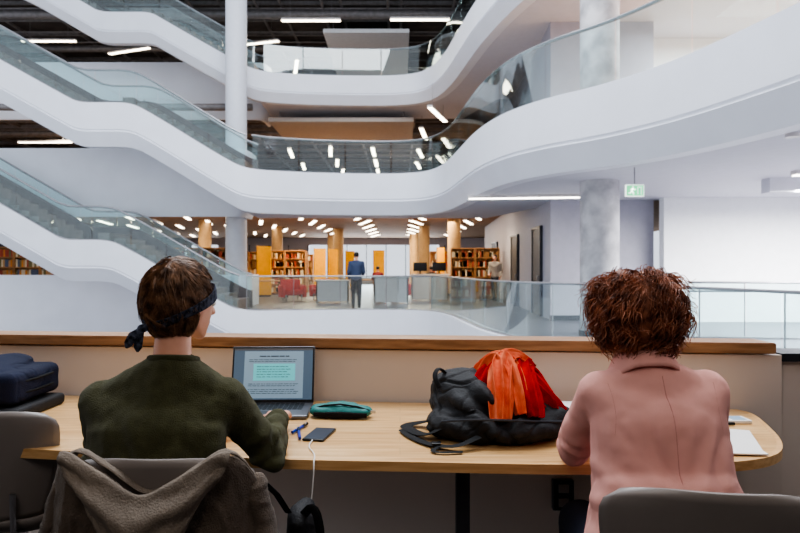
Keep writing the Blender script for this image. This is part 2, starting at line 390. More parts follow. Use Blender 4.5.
def staircase(p, x_end, Yn, zf, label):
    q = sub(p, -16.5, x_end); t = thing('staircase', label, 'staircase', (x_end,Yn+.9,zf))
    far = [V((a.x, Yn+1.8, a.z)) for a in q]
    obj('far_stringer', strip(B(), far, [(0,.5),(.0,-.3),(.12,-.3),(.12,.5)], True), M['stairdark'], t)
    obj('soffit', strip(B(), [V((a.x,Yn+.3,a.z)) for a in q], [(0,-.42),(0,-.3),(1.6,-.3),(1.6,-.42)], True), M['white'], t)
    zt = zf+.17
    qq = q[::-1]
    while zt < q[0].z+.01:
        xs = None
        for a, b2 in zip(qq, qq[1:]):
            if a.z <= zt-.085 <= b2.z and b2.z > a.z:
                w = (zt-.085-a.z)/(b2.z-a.z); xs = a.x+(b2.x-a.x)*w; break
        if xs is not None: obj('step', box(B(), xs-.32,xs+.02,Yn+.2,Yn+1.8,zt-.16,zt+.16), M['tread'], t)
        zt += .17
    balustrade(t, q, h=1.02, o=.1, pl=1.3, posts=False)
    far2 = [V((a.x, Yn+1.75, a.z)) for a in q]
    balustrade(t, far2, h=1.02, o=.1, pl=1.3, posts=False)
staircase(pC, -4.8, 19.6, 0, 'lowest flight of stairs with white stringer and glass sides climbing left')
staircase(pB, -4.6, 19.6, Z1, 'middle flight of stairs with white stringer crossing above the lowest one')
staircase(pA, -5.3, 24.0, Z2, 'topmost flight of stairs rising out of view at upper left')
def column(x, y, z0, z1, r, m, label, name='column'):
    t = thing(name, label, 'column', (x,y,z0))
    obj('shaft', tube(B(), [(x,y,z0),(x,y,(z0+z1)/2),(x,y,z1)], r, 40), m, t)
    obj('base_ring', tube(B(), [(x,y,z0),(x,y,z0+.1)], r+.025, 40), M['darkmetal'], t)
column(3.93,12.8,0,12.3,.375, M['concrete'], 'thick bare concrete column standing on the gallery at right')
column(-5.87,23.3,0,14,.375, M['colwhite'], 'tall white painted column behind the stairs')
for (x, y), lb in zip(((-6.8,36),(2.5,30),(-9.3,31),(.9,42),(-4.6,44),(1.3,35),(-3.6,38)), ('warm tan column among the yellow panels left of the walking man','warm tan column left of the gray core wall','warm tan column farthest left under the stair','slim tan column by the bright far window','slim tan column deep in the stacks','tan column standing between the counters and the back shelves','tan column right of the touching pair of yellow panels')):
    column(x,y,0,3.55,.3, M['woodcol'], lb)
def clight(L, label, group, m, rod=0):
    t = thing('ceiling_light', label, 'ceiling light', (0,0,0), group)
    obj('housing', box(B(), -.09,.09,-L/2,L/2,.0,.08), M['deskwhite'], t); obj('diffuser', box(B(), -.08,.08,-L/2+.02,L/2-.02,-.02,.0), m, t)
    if rod:
        for s in (-1,1): obj('hanger_rod', tube(B(), [(0,s*L*.35,.07),(0,s*L*.35,rod)], .008, 5), M['steel'], t)
    return t
ca = clight(2.9, 'warm linear strip light on the brown library ceiling', 'library strip lights', M['light'])
spots = [(-14.2+i*2.5, 24.7+j*3.3) for j in range(7) for i in range(8)]
spots = [s for s in spots if s[0] < 3.6]
for i, (x, y) in enumerate(spots):
    o = ca if i == 0 else dup(ca); o.location = (x,y,3.47); o.rotation_euler = (0,0,.22 if x < -.5 else -.22)
cb = clight(2.4, 'linear strip light in the middle gallery ceiling', 'middle gallery strip lights', M['light'], .92)
for i, (x, y, r) in enumerate(((-3.4,31.8,.1),(-3.4,35.2,.1),(-3.4,38.6,.1),(1.0,27.5,-.12),(1.0,32.2,-.12),(1.4,24.0,-.3),(-5.4,32.2,.1),(-5.4,36.4,.1),(1.0,36,-.12),(-19,26.8,1.57),(-16,29.3,1.57),(-1.3,31.8,.0),(-1.3,35.2,.0),(-1.3,38.6,.0),(-21,33,1.57),(-12,27.2,1.57),(2.1,29.5,-.2),(2.1,34,-.2))):
    o = cb if i == 0 else dup(cb); o.location = (x,y,6.95); o.rotation_euler = (0,0,r)
cc = clight(2.4, 'linear strip light hanging in the top gallery', 'top gallery strip lights', M['light'], .95)
for i, (x, y, r) in enumerate(((-3.6,26.3,1.57),(-15.5,28.7,1.57),(-18,33,1.57),(-12.5,30,1.2),(-6.5,29,1.3),(2.6,33,.2),(.8,26.2,1.57),(-21,38,1.57),(-5.2,32.5,.2),(2.4,28.5,.1))):
    o = cc if i == 0 else dup(cc); o.location = (x,y,11.3); o.rotation_euler = (0,0,r)
cd = clight(3.2, 'slim recessed strip light in the pale soffit at right', 'soffit strip lights', M['lightcool'])
for i, (x, y, r) in enumerate(((3.2,15.2,1.45),(8.5,11.3,1.5))):
    o = cd if i == 0 else dup(cd); o.location = (x,y,2.96); o.rotation_euler = (0,0,r)
t = thing('smoke_detector', 'small round detector on the pale soffit at far right', 'detector', (4.75,8.2,3.03))
obj('body', tube(B(), [(4.95,8.2,3.03),(4.95,8.2,2.98)], .08, 20), M['deskwhite'], t)
t = thing('exit_sign', 'lit green running man exit sign hanging beside the concrete column', 'sign', (4.0,11.0,2.78))
cx, cy, cz = at(635,190.5,11.0)
w, h = .155, .1
t.location = (cx,cy,cz)
obj('case', box(B(), cx-w,cx+w,cy,cy+.05,cz-h,cz+h,.008), M['exitwhite'], t)
obj('hanger_rod', tube(B(), [(cx,cy+.025,cz+h-.01),(cx,cy+.025,3.04)], .01, 6), M['steel'], t)
b = B(); box(b, cx-w+.012,cx+w-.012,cy-.004,cy+.001,cz-h+.012,cz+h-.012); gp = obj('green_panel', b, M['exitgreen'], t)
b = B(); yy = cy-.006
def pl(pts):
    a = [b.verts.new((cx+x, yy, cz+z)) for x, z in pts]; b.faces.new(a)
def limb(x0, z0, x1, z1, w=.011):
    d = V((x1-x0, z1-z0)); d.normalize(); n = V((-d.y, d.x))*w; pl([(x0+n.x,z0+n.y),(x1+n.x,z1+n.y),(x1-n.x,z1-n.y),(x0-n.x,z0-n.y)])
pl([(-.035+.016*math.cos(a*PI/5), .055+.016*math.sin(a*PI/5)) for a in range(10)])
limb(-.04,.035,-.055,-.01,.015); limb(-.045,.03,-.01,.012); limb(-.01,.012,.01,.025); limb(-.045,.028,-.085,.01); limb(-.055,-.01,-.025,-.035); limb(-.025,-.035,-.03,-.07); limb(-.055,-.01,-.075,-.04); limb(-.075,-.04,-.11,-.045)
pl([(.04,-.07),(.04,.06),(.11,.06),(.11,-.07),(.1,-.07),(.1,.05),(.05,.05),(.05,-.07)])
obj('running_figure', b, M['exitwhite'], gp, flat=True)
# =================================================================== LIBRARY FURNITURE
def bookshelf(label, group, w=1.0):
    t = thing('bookshelf', label, 'bookshelf', (0,0,0), group)
    b = B(); box(b, -w/2,-w/2+.03,-.16,.16,0,2.1); box(b, w/2-.03,w/2,-.16,.16,0,2.1); box(b, -w/2,w/2,.13,.15,0,2.1); box(b, -w/2,w/2,-.16,.16,2.08,2.12)
    obj('frame', b, M['shelfwood'], t)
    for k in range(5): obj('shelf', box(B(), -w/2+.03,w/2-.03,-.15,.13,.1+k*.4,.13+k*.4), M['shelfwood'], t)
    return t
bs = bookshelf('brown bookshelf facing the atrium, deep in the library', 'library bookshelves')
bpos = []
for i in range(6): bpos.append((-13.6-i*1.02, 25.6))
for i in range(5): bpos.append((-9.4+i*1.02, 34.0))
for i in range(3): bpos.append((1.8+i*1.02, 37.0))
for i in range(2): bpos.append((2.6+i*1.02, 27.0))
for i in range(3): bpos.append((-8+i*1.02, 41.0))
for i in range(3): bpos.append((-9.6+i*1.02, 26.6))
for i in range(2): bpos.append((2.0+i*1.02, 32.6))
for i in range(2): bpos.append((-6.0+i*1.02, 31.0))
for i, (x, y) in enumerate(bpos):
    o = bs if i == 0 else dup(bs); o.location = (x,y,0)
books = []
for k, m in enumerate(BOOKM):
    b = B(); box(b, -.03,.03,-.10,.08,0,.26+.02*(k%3))
    o = obj('book', b, m); tag(o, ['tan','brick red','cream','olive','amber','slate blue'][k]+' book standing on a distant library shelf', 'book', 'books on the distant shelves'); books.append([o, 0])
nb = 0
near = sorted(bpos, key=lambda p: p[1])
NI = 7
for (x, y) in near[:NI]:
    for s in range(2,5):
        xx = x-.44
        while xx < x+.40:
            if nb >= 290: break
            e = books[random.randrange(6)]; o = e[0] if e[1] == 0 else e[0].copy()
            if e[1]: col.objects.link(o)
            e[1] += 1; o.location = (xx+.03, y-.02, .131+s*.4); xx += .068+random.random()*.012; nb += 1
for k, m in enumerate(BOOKM[:3]):
    b = B()
    for i, (x, y) in enumerate(near[NI:]):
        for s in range(5):
            xx = x-.45
            while xx < x+.42:
                if random.randrange(3) == k: box(b, xx,xx+.05,y-.12,y+.06,.13+s*.4,.13+s*.4+.2+random.random()*.1)
                xx += .07
    tag(obj('books', b, m), 'rows of %s books filling the farthest shelves' % ('tan','brick red','cream')[k], 'books', kind='stuff')
def ypanel(px, Y, w, label, top=2.25):
    x = (px-400)/F*Y; t = thing('shelf_end_panel', label, 'panel', (x,Y,0))
    obj('panel', box(B(), x-w/2,x+w/2,Y,Y+.06,.08,top,.01), M['yellow'], t); obj('plinth', box(B(), x-w/2+.02,x+w/2-.02,Y+.01,Y+.05,0,.08), M['darkmetal'], t)
    obj('frame', box(B(), x-w/2-.03,x-w/2,Y-.01,Y+.3,0,top+.03), M['shelfwood'], t)
ypanel(264,29,.62,'yellow panel farthest left among the library stacks')
ypanel(320,32.6,.58,'yellow panel left of the walking man, the left one of the touching pair')
ypanel(333,33.6,.5,'yellow panel left of the walking man, the right one of the touching pair')
ypanel(379,36,.6,'yellow panel just right of the walking man')
ypanel(350,38,.5,'yellow panel directly behind the walking man')
ypanel(302,36,.4,'narrow yellow panel between two tan columns')
ypanel(441,31,.35,'narrow yellow panel beside the tan column near the core wall')
def sdesk(x0, x1, Y, label, m, h=.95):
    t = thing('service_counter', label, 'counter', ((x0+x1)/2,Y,0))
    obj('front_panel', box(B(), x0,x1,Y,Y+.05,.06,h), m, t); obj('countertop', box(B(), x0-.05,x1+.05,Y-.05,Y+.7,h,h+.05,.01), M['deskwhite'], t)
    obj('side_panel', box(B(), x0,x0+.05,Y,Y+.65,.0,h), m, t); obj('side_panel', box(B(), x1-.05,x1,Y,Y+.65,.0,h), m, t)
sdesk(-.95,.3,23.5,'white service counter just right of the walking man', M['deskwhite'])
sdesk(.45,1.9,25.5,'second white service counter further right with dark equipment', M['deskwhite'],1.0)
sdesk(-3.1,-1.9,24,'low white counter left of the walking man', M['deskwhite'],.8)
def armchair(x, y, rz, label):
    t = thing('armchair', label, 'armchair', (0,0,0), None)
    obj('seat_cushion', box(B(), -.35,.35,-.3,.35,.25,.45,.04), M['red'], t); obj('backrest', box(B(), -.4,.4,.3,.45,.2,.85,.05), M['red'], t)
    for s in (-1,1): obj('armrest', box(B(), s*.42-.07,s*.42+.07,-.3,.4,.15,.62,.04), M['red'], t)
    for a in (-.3,.3):
        for c in (-.25,.35): obj('leg', tube(B(), [(a,c,0),(a,c,.27)], .02, 8), M['chrome'], t)
    t.location = (x,y,0); t.rotation_euler = (0,0,rz)
armchair(-4.2,25.4,.4,'red armchair farthest left in the reading area')
armchair(-3.1,26.2,-.3,'red armchair between the counter and the yellow panels')
armchair(.2,27.6,2.6,'red armchair behind the white service counter')
armchair(-.4,25.6,3.0,'red armchair right beside the walking man')
def rtable(x, y, label):
    t = thing('reading_table', label, 'table', (0,0,0))
    obj('tabletop', box(B(), -.8,.8,-.45,.45,.71,.75,.01), M['shelfwood'], t)
    for a in (-.7,.7):
        for c in (-.35,.35): obj('leg', box(B(), a-.025,a+.025,c-.025,c+.025,0,.71), M['darkmetal'], t)
    t.location = (x,y,0)
rtable(-1.3,30.2,'brown reading table behind the walking man'); rtable(1.4,29,'brown reading table near the right tan column'); rtable(-5.6,28,'brown reading table near the white column')
def monitor(x, y, z, label):
    t = thing('computer_monitor', label, 'monitor', (x,y,z))
    obj('screen', box(B(), x-.27,x+.27,y,y+.03,z+.12,z+.46,.006), M['blackplastic'], t); obj('stand', box(B(), x-.03,x+.03,y+.03,y+.06,z,z+.3), M['blackplastic'], t); obj('foot', box(B(), x-.1,x+.1,y-.04,y+.12,z,z+.015), M['blackplastic'], t)
monitor(.8,25.8,1.05,'dark monitor at the left of the second white counter'); monitor(1.55,25.8,1.05,'dark monitor at the right of the second white counter')
# =================================================================== PEOPLE
def torso(bm, J, i, s=1, lo=False):
    P, W, C, Nn, SL, SR = [V(J[k]) for k in ('pelvis','waist','chest','neck','sl','sr')]
    e = lambda c, r: (c, V(r)*s+V((i,i,i)))
    hull(bm, e(P,(.165,.125,.10)), e(W,(.142,.105,.07)), lo=lo)
    hull(bm, e(W,(.142,.105,.07)), e(C,(.155,.112,.10)), lo=lo)
    hull(bm, e(C,(.15,.108,.10)), e(SL,(.05,.055,.045)), e(SR,(.05,.055,.045)), lo=lo)
    hull(bm, e(Nn,(.052,.055,.02)), e(SL,(.035,.045,.035)), e(SR,(.035,.045,.035)), e(C,(.09,.09,.09)), lo=lo)
def arms(bm, J, i, s=1, end=1.0, lo=False, ext=0):
    for k in 'lr':
        S, E, Wr = V(J['s'+k]), V(J['e'+k]), V(J['w'+k])
        hull(bm, (S,.053*s+i), (E,.040*s+i+ext), lo=lo)
        hull(bm, (E,.041*s+i+ext), (E.lerp(Wr,end),(.031*s if end < 1 else .026*s)+i), lo=lo)
def legs(bm, J, i, s=1, lo=False):
    for k in 'lr':
        Hh, K, A = V(J['h'+k]), V(J['k'+k]), V(J['a'+k])
        hull(bm, (V(J['pelvis']),.10*s+i), (Hh,.088*s+i), lo=lo)
        hull(bm, (Hh,.088*s+i), (K,.06*s+i), lo=lo); hull(bm, (K,.058*s+i), (A,.04*s+i), lo=lo)
def feet(bm, J, i, fwd, lo=False):
    for k in 'lr':
        A = V(J['a'+k]); f = V(fwd)
        hull(bm, (A+V((0,0,-.03)),.035+i), (A+f*.17+V((0,0,-.055)),(.035+i,.035+i,.02)), (A-f*.04+V((0,0,-.05)),.028+i), lo=lo)
def hand(bm, Wr, T, up, side, curl=.4):
    Wr, T, up = V(Wr), V(T), V(up)
    d = (T-Wr).normalized(); lat = d.cross(up).normalized(); up = lat.cross(d).normalized()
    kn = [Wr+d*(.088-.004*abs(k-1.2))+lat*(side*(1.5-k)*.021) for k in range(4)]
    hull(bm, (Wr+lat*.014,.020), (Wr-lat*.014,.020), *[(k-up*.002,.0125) for k in kn])
    for k in range(4):
        p = kn[k]; L = [.040,.026,.021]; sc = [.95,1.05,.98,.78][k]; a = .15; q = p
        for j in range(3):
            a += curl*(.6 if j == 0 else .9)
            dd = (d*math.cos(a)-up*math.sin(a)+lat*side*(1.5-k)*.05).normalized(); n = q+dd*L[j]*sc
            hull(bm, (q,.0098-.0008*j), (n,.009-.0008*j), lo=True); q = n
    b0 = Wr+d*.025+lat*side*.022; b1 = b0+(d*.6+lat*side*.75-up*.2).normalized()*.042; b2 = b1+(d*.85+lat*side*.3-up*.25).normalized()*.03
    hull(bm, (b0,.016), (b1,.0115), lo=True); hull(bm, (b1,.0115), (b2,.0095), lo=True)
def headM(c, yaw, pitch, roll=0): return Matrix.Translation(V(c)) @ Matrix.Rotation(yaw,4,'Z') @ Matrix.Rotation(pitch,4,'X') @ Matrix.Rotation(roll,4,'Y')
def head(bm, T, lo=False):
    hull(bm, ((0,-.012,.03),(.074,.094,.084)), T=T, lo=lo)
    hull(bm, ((0,.035,.03),(.062,.055,.055)), ((0,.072,-.088),(.02,.018,.018)), ((.045,.015,-.055),.02), ((-.045,.015,-.055),.02), ((0,.06,-.03),(.045,.035,.03)), T=T, lo=lo)
    hull(bm, ((0,.094,.012),.008), ((0,.113,-.022),(.013,.011,.009)), ((0,.09,-.028),(.016,.01,.008)), T=T, lo=True)
    hull(bm, ((0,.09,-.052),(.022,.011,.006)), T=T, lo=True); hull(bm, ((0,.088,-.063),(.018,.010,.006)), T=T, lo=True)
    hull(bm, ((.03,.082,.028),(.018,.01,.006)), ((-.03,.082,.028),(.018,.01,.006)), T=T, lo=True)
    for s in (-1,1):
        hull(bm, ((s*.080,-.004,.008),(.008,.017,.020)), ((s*.076,.002,-.022),(.008,.010,.012)), T=T, lo=True)
def eyes(T, parent):
    for s in (-1,1):
        b = B(); hull(b, ((s*.031,.083,.008),.0125), T=T); e = obj('eye', b, M['eye'], parent)
        b = B(); hull(b, ((s*.031,.0935,.008),(.006,.003,.006)), T=T, lo=True); obj('iris', b, M['iris'], e)
# ---- left person
J = dict(pelvis=(-.65,1.76,.53), waist=(-.665,1.78,.70), chest=(-.675,1.82,.88), neck=(-.65,1.85,1.078), sl=(-.850,1.86,.960), sr=(-.505,1.88,.960),
         el=(-.885,1.97,.76), er=(-.398,1.965,.785), wl=(-.66,2.2,.80), wr=(-.432,2.27,.818), hl=(-.76,1.80,.52), hr=(-.56,1.80,.52), kl=(-.82,2.18,.53), kr=(-.55,2.2,.53), al=(-.82,2.15,.09), ar=(-.53,2.2,.09))
HM1 = headM((-.635,1.89,1.242), -.62, -.08, .03)
P1 = thing('person', 'seated person in olive sweater and dark bandana typing on the laptop', 'person', (-.66,1.78,0))
b = B(); torso(b,J,0,.96); arms(b,J,-.004,.78); legs(b,J,0); feet(b,J,0,(0,1,0)); head(b,HM1)
hull(b, (V(J['neck'])+V((0,0,-.02)),.055), (HM1 @ V((0,-.02,-.06)),.048))
hand(b, J['wl'], (-.60,2.45,.79), (0,0,1), 1, .3); hand(b, J['wr'], (-.452,2.52,.820), (0,0,1), -1, .20)
body1 = remeshed('body', b, .006, M['skin'], P1, 3)
eyes(HM1, P1)
def segd(p, a, c):
    a, c = V(a), V(c); t = max(0, min(1, (p-a).dot(c-a)/(c-a).length_squared)); return (p-(a+(c-a)*t)).length, t
def clothfold(J, amp=1.0, f1=1.0):
    def f(co, n):
        r = amp*.005*noise.noise(V((co.x*6*f1, co.y*6, co.z*6)))
        if n.y < .3:
            cxm = (J['sl'][0]+J['sr'][0])/2; dx = co.x-cxm; dz = J['sl'][2]-co.z
            q = abs(dx)*1.0+dz*.55
            env = max(0, min(1, dz/.08))*max(0, min(1, (.40-dz)/.15))*min(1, abs(dx)/.04)
            r += amp*.0045*env*math.sin(q*58+noise.noise(V((co.x*5, co.z*5, 2)))*4.5)*(.3+.7*abs(noise.noise(V((co.x*4, co.z*4, 8))))*2)
            r -= amp*.006*env*max(0, rid(V((co.x*5+co.z*2, co.z*4-co.x*2, 3)))-.82)*4
        if n.y < .2 and co.z < .84: r += amp*.005*math.sin(co.z*75+3*noise.noise(V((co.x*7,co.y*7,co.z*3))))*min(1,(.86-co.z)/.12)
        for k in 'lr':
            dd, t = segd(co, J['s'+k], J['e'+k])
            if dd < .085: r += amp*.006*max(0,t-.2)*math.sin(t*24+noise.noise(co*14)*3)
            dd, t = segd(co, J['e'+k], J['w'+k])
            if dd < .075: r += amp*.005*math.sin(t*24+noise.noise(co*14)*3)*(1-t*.4)
        return max(-.0075, r)+amp*.0015*noise.noise(co*38)
    return f
b = B(); torso(b,J,.014); arms(b,J,.014,end=.86)
hull(b, ((-.65,1.77,.58),(.20,.14,.10)), ((-.675,1.80,.78),(.18,.12,.08)))
hull(b, ((-.675,1.81,.90),(.195,.11,.06)), ((-.67,1.79,.70),(.185,.125,.08)))
hull(b, ((-.85,1.855,.945),(.052,.055,.05)), ((-.885,1.93,.78),(.052,.05,.05)))
hull(b, ((-.65,1.845,1.062),(.078,.06,.02)), ((-.79,1.855,.985),(.05,.055,.035)), ((-.56,1.87,.985),(.05,.055,.035)))
sw = remeshed('sweater', b, .0062, M['sweater'], P1, 12, clothfold(J, 1.35))
def ring(c, rx, ry, tilt, th, n=36, hh=1.0):
    b = B(); pts = []
    for k in range(n+1):
        a = 2*PI*k/n; pts.append(V(c)+V((rx*math.cos(a), ry*math.sin(a), tilt*math.sin(a))))
    tube(b, pts, th, 8, flat=(1,hh), up=(0,0,1), cap=False); return b
obj('collar', ring((-.648,1.862,1.083), .067, .069, -.014, .0065, hh=1.6), M['sweater'], sw)
for k in 'lr':
    E, W_ = V(J['e'+k]), V(J['w'+k]); obj('cuff', tube(B(), [E.lerp(W_,.78), E.lerp(W_,.86), E.lerp(W_,.90)], [.043,.042,.036], 20), M['sweater'], sw)
b = B(); legs(b,J,.014); remeshed('trousers', b, .014, M['denim'], P1, 4)
b = B(); feet(b,J,.012,(0,1,0)); remeshed('shoes', b, .01, M['shoe'], P1, 2)
def hairshell(T, m, parent, r, c=(0,-.014,.034), name='hair', amp=.004, fr=40, cutf=None):
    b = B(); t = bmesh.new(); bmesh.ops.create_icosphere(t, subdivisions=5, radius=1)
    kill = []
    for v in t.verts:
        q = V((v.co.x*r[0], v.co.y*r[1], v.co.z*r[2]))+V(c)
        if cutf(q): kill.append(v)
        q += v.co*amp*noise.noise(V((q.x*fr*2.2, q.y*fr*2.2, q.z*fr*.5)))
        v.co = T @ q
    bmesh.ops.delete(t, geom=kill, context='VERTS'); merge(b, t)
    return obj(name, b, m, parent, ang=3)
def faceside(q): return (q.y > .05 and q.z < .072+.1*(q.y-.05)) or (q.y > .005 and q.z < .02)
def cut1(q): return faceside(q) or q.z < -.085
h1 = hairshell(HM1, M['hair1'], P1, (.086,.104,.119), c=(0,-.016,.012), amp=.012, fr=30, cutf=cut1)
b = B(); random.seed(3)
ctr = V((0,-.014,.012)); crown = V((.1,-.35,1)).normalized()
for k in range(3600):
    d = V((random.gauss(0,1), random.gauss(0,1), random.gauss(0,1))).normalized()
    if d.z < -.85: continue
    nx = noise.noise(V((d.x*4, d.y*4, d.z*4)))
    pts = []; lift = random.uniform(1.0,1.04)+.07*max(0,nx); ph = nx*1.5+random.uniform(-.25,.25); L = random.uniform(.3,.8)
    for j in range(6):
        q = V((d.x*.087*lift, d.y*.106*lift, d.z*.119*lift))+ctr
        if faceside(q) or q.z < -.128: break
        pts.append(HM1 @ q)
        g = (d-crown*1.0); g = g-d*g.dot(d)
        if g.length < 1e-3: break
        g.normalize(); sidev = d.cross(g)
        d = (d+(g*math.cos(ph)+sidev*math.sin(ph))*L/5).normalized(); lift += random.uniform(-.003,.018)
    if len(pts) >= 3: tube(b, pts, [.0017*(1-.8*i/(len(pts)-1)) for i in range(len(pts))], 3, cap=False)
obj('hair_strands', b, M['hair1'], h1)
def bandf(u, v):
    a = 2*PI*u; z = -.008+.060*math.sin(a)+(v-.5)*(.030+.006*math.sin(a*2)); k = 1.065+.004*math.sin(v*PI*3+a*2)
    zz = (z-.012)/.122; sc = math.sqrt(max(.3, 1-zz*zz*.9))
    return HM1 @ V((.0885*k*sc*math.cos(a), -.012+.108*k*sc*math.sin(a), z))
bd = solid(obj('bandana', surf(B(), bandf, 96, 8), M['bandana'], P1), .003)
kn = HM1 @ V((-.018,-.108,-.074))
b = B(); hull(b, (kn,(.014,.011,.012)), (kn+V((.010,-.004,.004)),.010)); obj('knot', b, M['bandana'], bd)
for dx, dz, dy in ((-.036,-.052,-.022),(-.008,-.064,-.014)):
    obj('tail', tube(B(), [kn, kn+V((dx*.5,dy,dz*.35)), kn+V((dx*.85,dy,dz*.8)), kn+V((dx,dy,dz))], [.007,.013,.012,.003], 8, flat=(1,.22), up=(0,1,0)), M['bandana'], bd)
# ---- right person
J2 = dict(pelvis=(.69,1.63,.53), waist=(.69,1.65,.70), chest=(.672,1.70,.93), neck=(.655,1.73,1.088), sl=(.535,1.73,1.012), sr=(.812,1.73,1.015),
          el=(.510,1.92,.815), er=(.868,1.84,.80), wl=(.61,2.16,.797), wr=(.93,2.10,.797), hl=(.61,1.67,.52), hr=(.81,1.67,.52), kl=(.58,2.08,.53), kr=(.84,2.08,.53), al=(.58,2.1,.09), ar=(.84,2.1,.09))
HM2 = headM((.648,1.80,1.222), .1, -.22)
P2 = thing('person', 'seated person with curly auburn hair in a pink blazer leaning over the desk', 'person', (.7,1.63,0))
b = B(); torso(b,J2,0,.93); arms(b,J2,0,.82); legs(b,J2,0,.96); feet(b,J2,0,(0,1,0)); head(b,HM2)
hull(b, (V(J2['neck'])+V((0,0,-.02)),.048), (HM2 @ V((0,-.02,-.06)),.045))
hand(b, J2['wl'], (.70,2.35,.785), (0,0,1), 1, .4); hand(b, J2['wr'], (.97,2.3,.785), (0,0,1), -1, .4)
remeshed('body', b, .006, M['skin'], P2, 3)
eyes(HM2, P2)
_bf = clothfold(J2, .8, .8)
def seamx(z): return .668+.02*(1.1-z)
def blazfold(co, n):
    f = _bf(co, n)
    if n.y < -.1: f += .005*math.sin((co.x-.67)*30+noise.noise(V((0,0,co.z*6)))*1.5)*max(0,min(1,(.98-co.z)/.25))
    return f
b = B(); torso(b,J2,.010); arms(b,J2,.009,end=.95,ext=.003)
hull(b, ((.668,1.60,.50),(.245,.15,.10)), ((.675,1.65,.80),(.185,.12,.07)))
hull(b, ((.672,1.70,.97),(.175,.10,.05)), ((.678,1.66,.76),(.190,.12,.07)))
hull(b, (V(J2['sl'])+V((.006,0,.006)),(.046,.050,.034)), ((.655,1.735,1.080),(.068,.058,.022)), (V(J2['sr'])+V((-.006,0,.006)),(.046,.050,.034)))
bz = remeshed('blazer', b, .0062, M['blazer'], P2, 6, blazfold)
off_ = wloc(bz); tree = BVHTree.FromPolygons([v.co+off_ for v in bz.data.vertices], [p.vertices[:] for p in bz.data.polygons])
def seam(xz, r=.0010):
    pts = []
    for x_, z_ in xz:
        h_ = tree.ray_cast(V((x_,.8,z_)), V((0,1,0)))
        if h_[0] is not None: pts.append(h_[0]+V((0,.0007,0)))
    if len(pts) > 2: obj('seam', tube(B(), pts, r, 5), M['blazerseam'], bz)
seam([(seamx(1.07-i*.0125), 1.07-i*.0125) for i in range(40)], .0013)
for s, k in ((1,'sl'),(-1,'sr')):
    S_ = V(J2[k]); seam([(S_.x+s*(.002+.006*math.sin(i/14*PI)), S_.z+.036-i*.0085) for i in range(15)], .0008)
def colf(u, v):
    a = PI*(-.05+1.1*u)+PI; r = .058+.036*v
    return V((.655+r*1.15*math.cos(a), 1.748+r*.95*math.sin(a), 1.143-.046*v-.050*abs(math.cos(a))**3*(.3+v)+.006*math.sin(v*PI)))
cl = solid(obj('collar', surf(B(), colf, 40, 6), M['blazer'], bz), .004)
for k in 'lr':
    E, W_ = V(J2['e'+k]), V(J2['w'+k]); obj('cuff', tube(B(), [E.lerp(W_,.80), E.lerp(W_,.92), E.lerp(W_,.97)], [.043,.043,.040], 20), M['blazer'], bz)
    for q in (.84,.89,.94):
        c = E.lerp(W_,q)+V((.043 if k == 'r' else -.043, 0, 0)); b = B(); hull(b, (c,(.004,.007,.007)), lo=True); obj('button', b, M['blazerseam'], bz)
b = B(); legs(b,J2,.014); remeshed('trousers', b, .014, M['denim'], P2, 4)
b = B(); feet(b,J2,.012,(0,1,0)); remeshed('shoes', b, .01, M['shoe'], P2, 2)
def cut2(q): return (q.y > .06 and q.z < .06) or q.z < -.11
HC = V((0,-.026,-.006)); HR = (.120,.114,.124)
h2 = hairshell(HM2, M['hair2'], P2, tuple(r*.93 for r in HR), c=HC, amp=.03, fr=8, cutf=cut2)
b = B(); random.seed(11)
for k in range(4200):
    d = V((random.gauss(0,1), random.gauss(0,1), random.gauss(0,1))).normalized()
    if d.z < -.92 or (d.y > .5 and d.z < .3): continue
    lump = 1+.26*noise.noise(V((d.x*2.4, d.y*2.4, d.z*2.4+5)))-random.random()**2*.10
    st = V((d.x*HR[0], d.y*HR[1], d.z*HR[2]))*lump+HC
    if st.y > .065 and st.z < .07: continue
    g = V((0,0,-1))-d*(-d.z)
    if d.z > .75: g = V((d.x,d.y,-.2))
    g.normalize()
    nx = noise.noise(V((d.x*4, d.y*4, d.z*4+1))); ny = noise.noise(V((d.x*4, d.y*4, d.z*4+7)))
    ax = (g*1.0+d*(.10+.3*nx)+d.cross(g)*1.5*ny+V((random.uniform(-.25,.25), random.uniform(-.25,.25), random.uniform(-.15,.15)))).normalized()
    s1 = ax.orthogonal().normalized(); s2 = ax.cross(s1)
    L = random.uniform(.05,.10); turns = 1.2+.6*nx; rr = .011+.008*ny+random.uniform(-.003,.003); n = 14; pts = []
    p0 = noise.noise(V((d.x*4, d.y*4, d.z*4+15)))*9+random.uniform(-.6,.6)
    for j in range(n):
        t_ = j/(n-1); a = p0+turns*2*PI*t_
        q = st+ax*L*t_+(s1*math.cos(a)+s2*math.sin(a))*rr*(1-.35*t_)-d*.020*t_*t_
        if (q.y > .085 and q.z < .06) or q.z < -.170: break
        pts.append(HM2 @ q)
    if len(pts) > 4: tube(b, pts, [.00125*(1-.5*i/(len(pts)-1)) for i in range(len(pts))], 3, cap=False)
obj('curls', b, M['hair2'], h2)
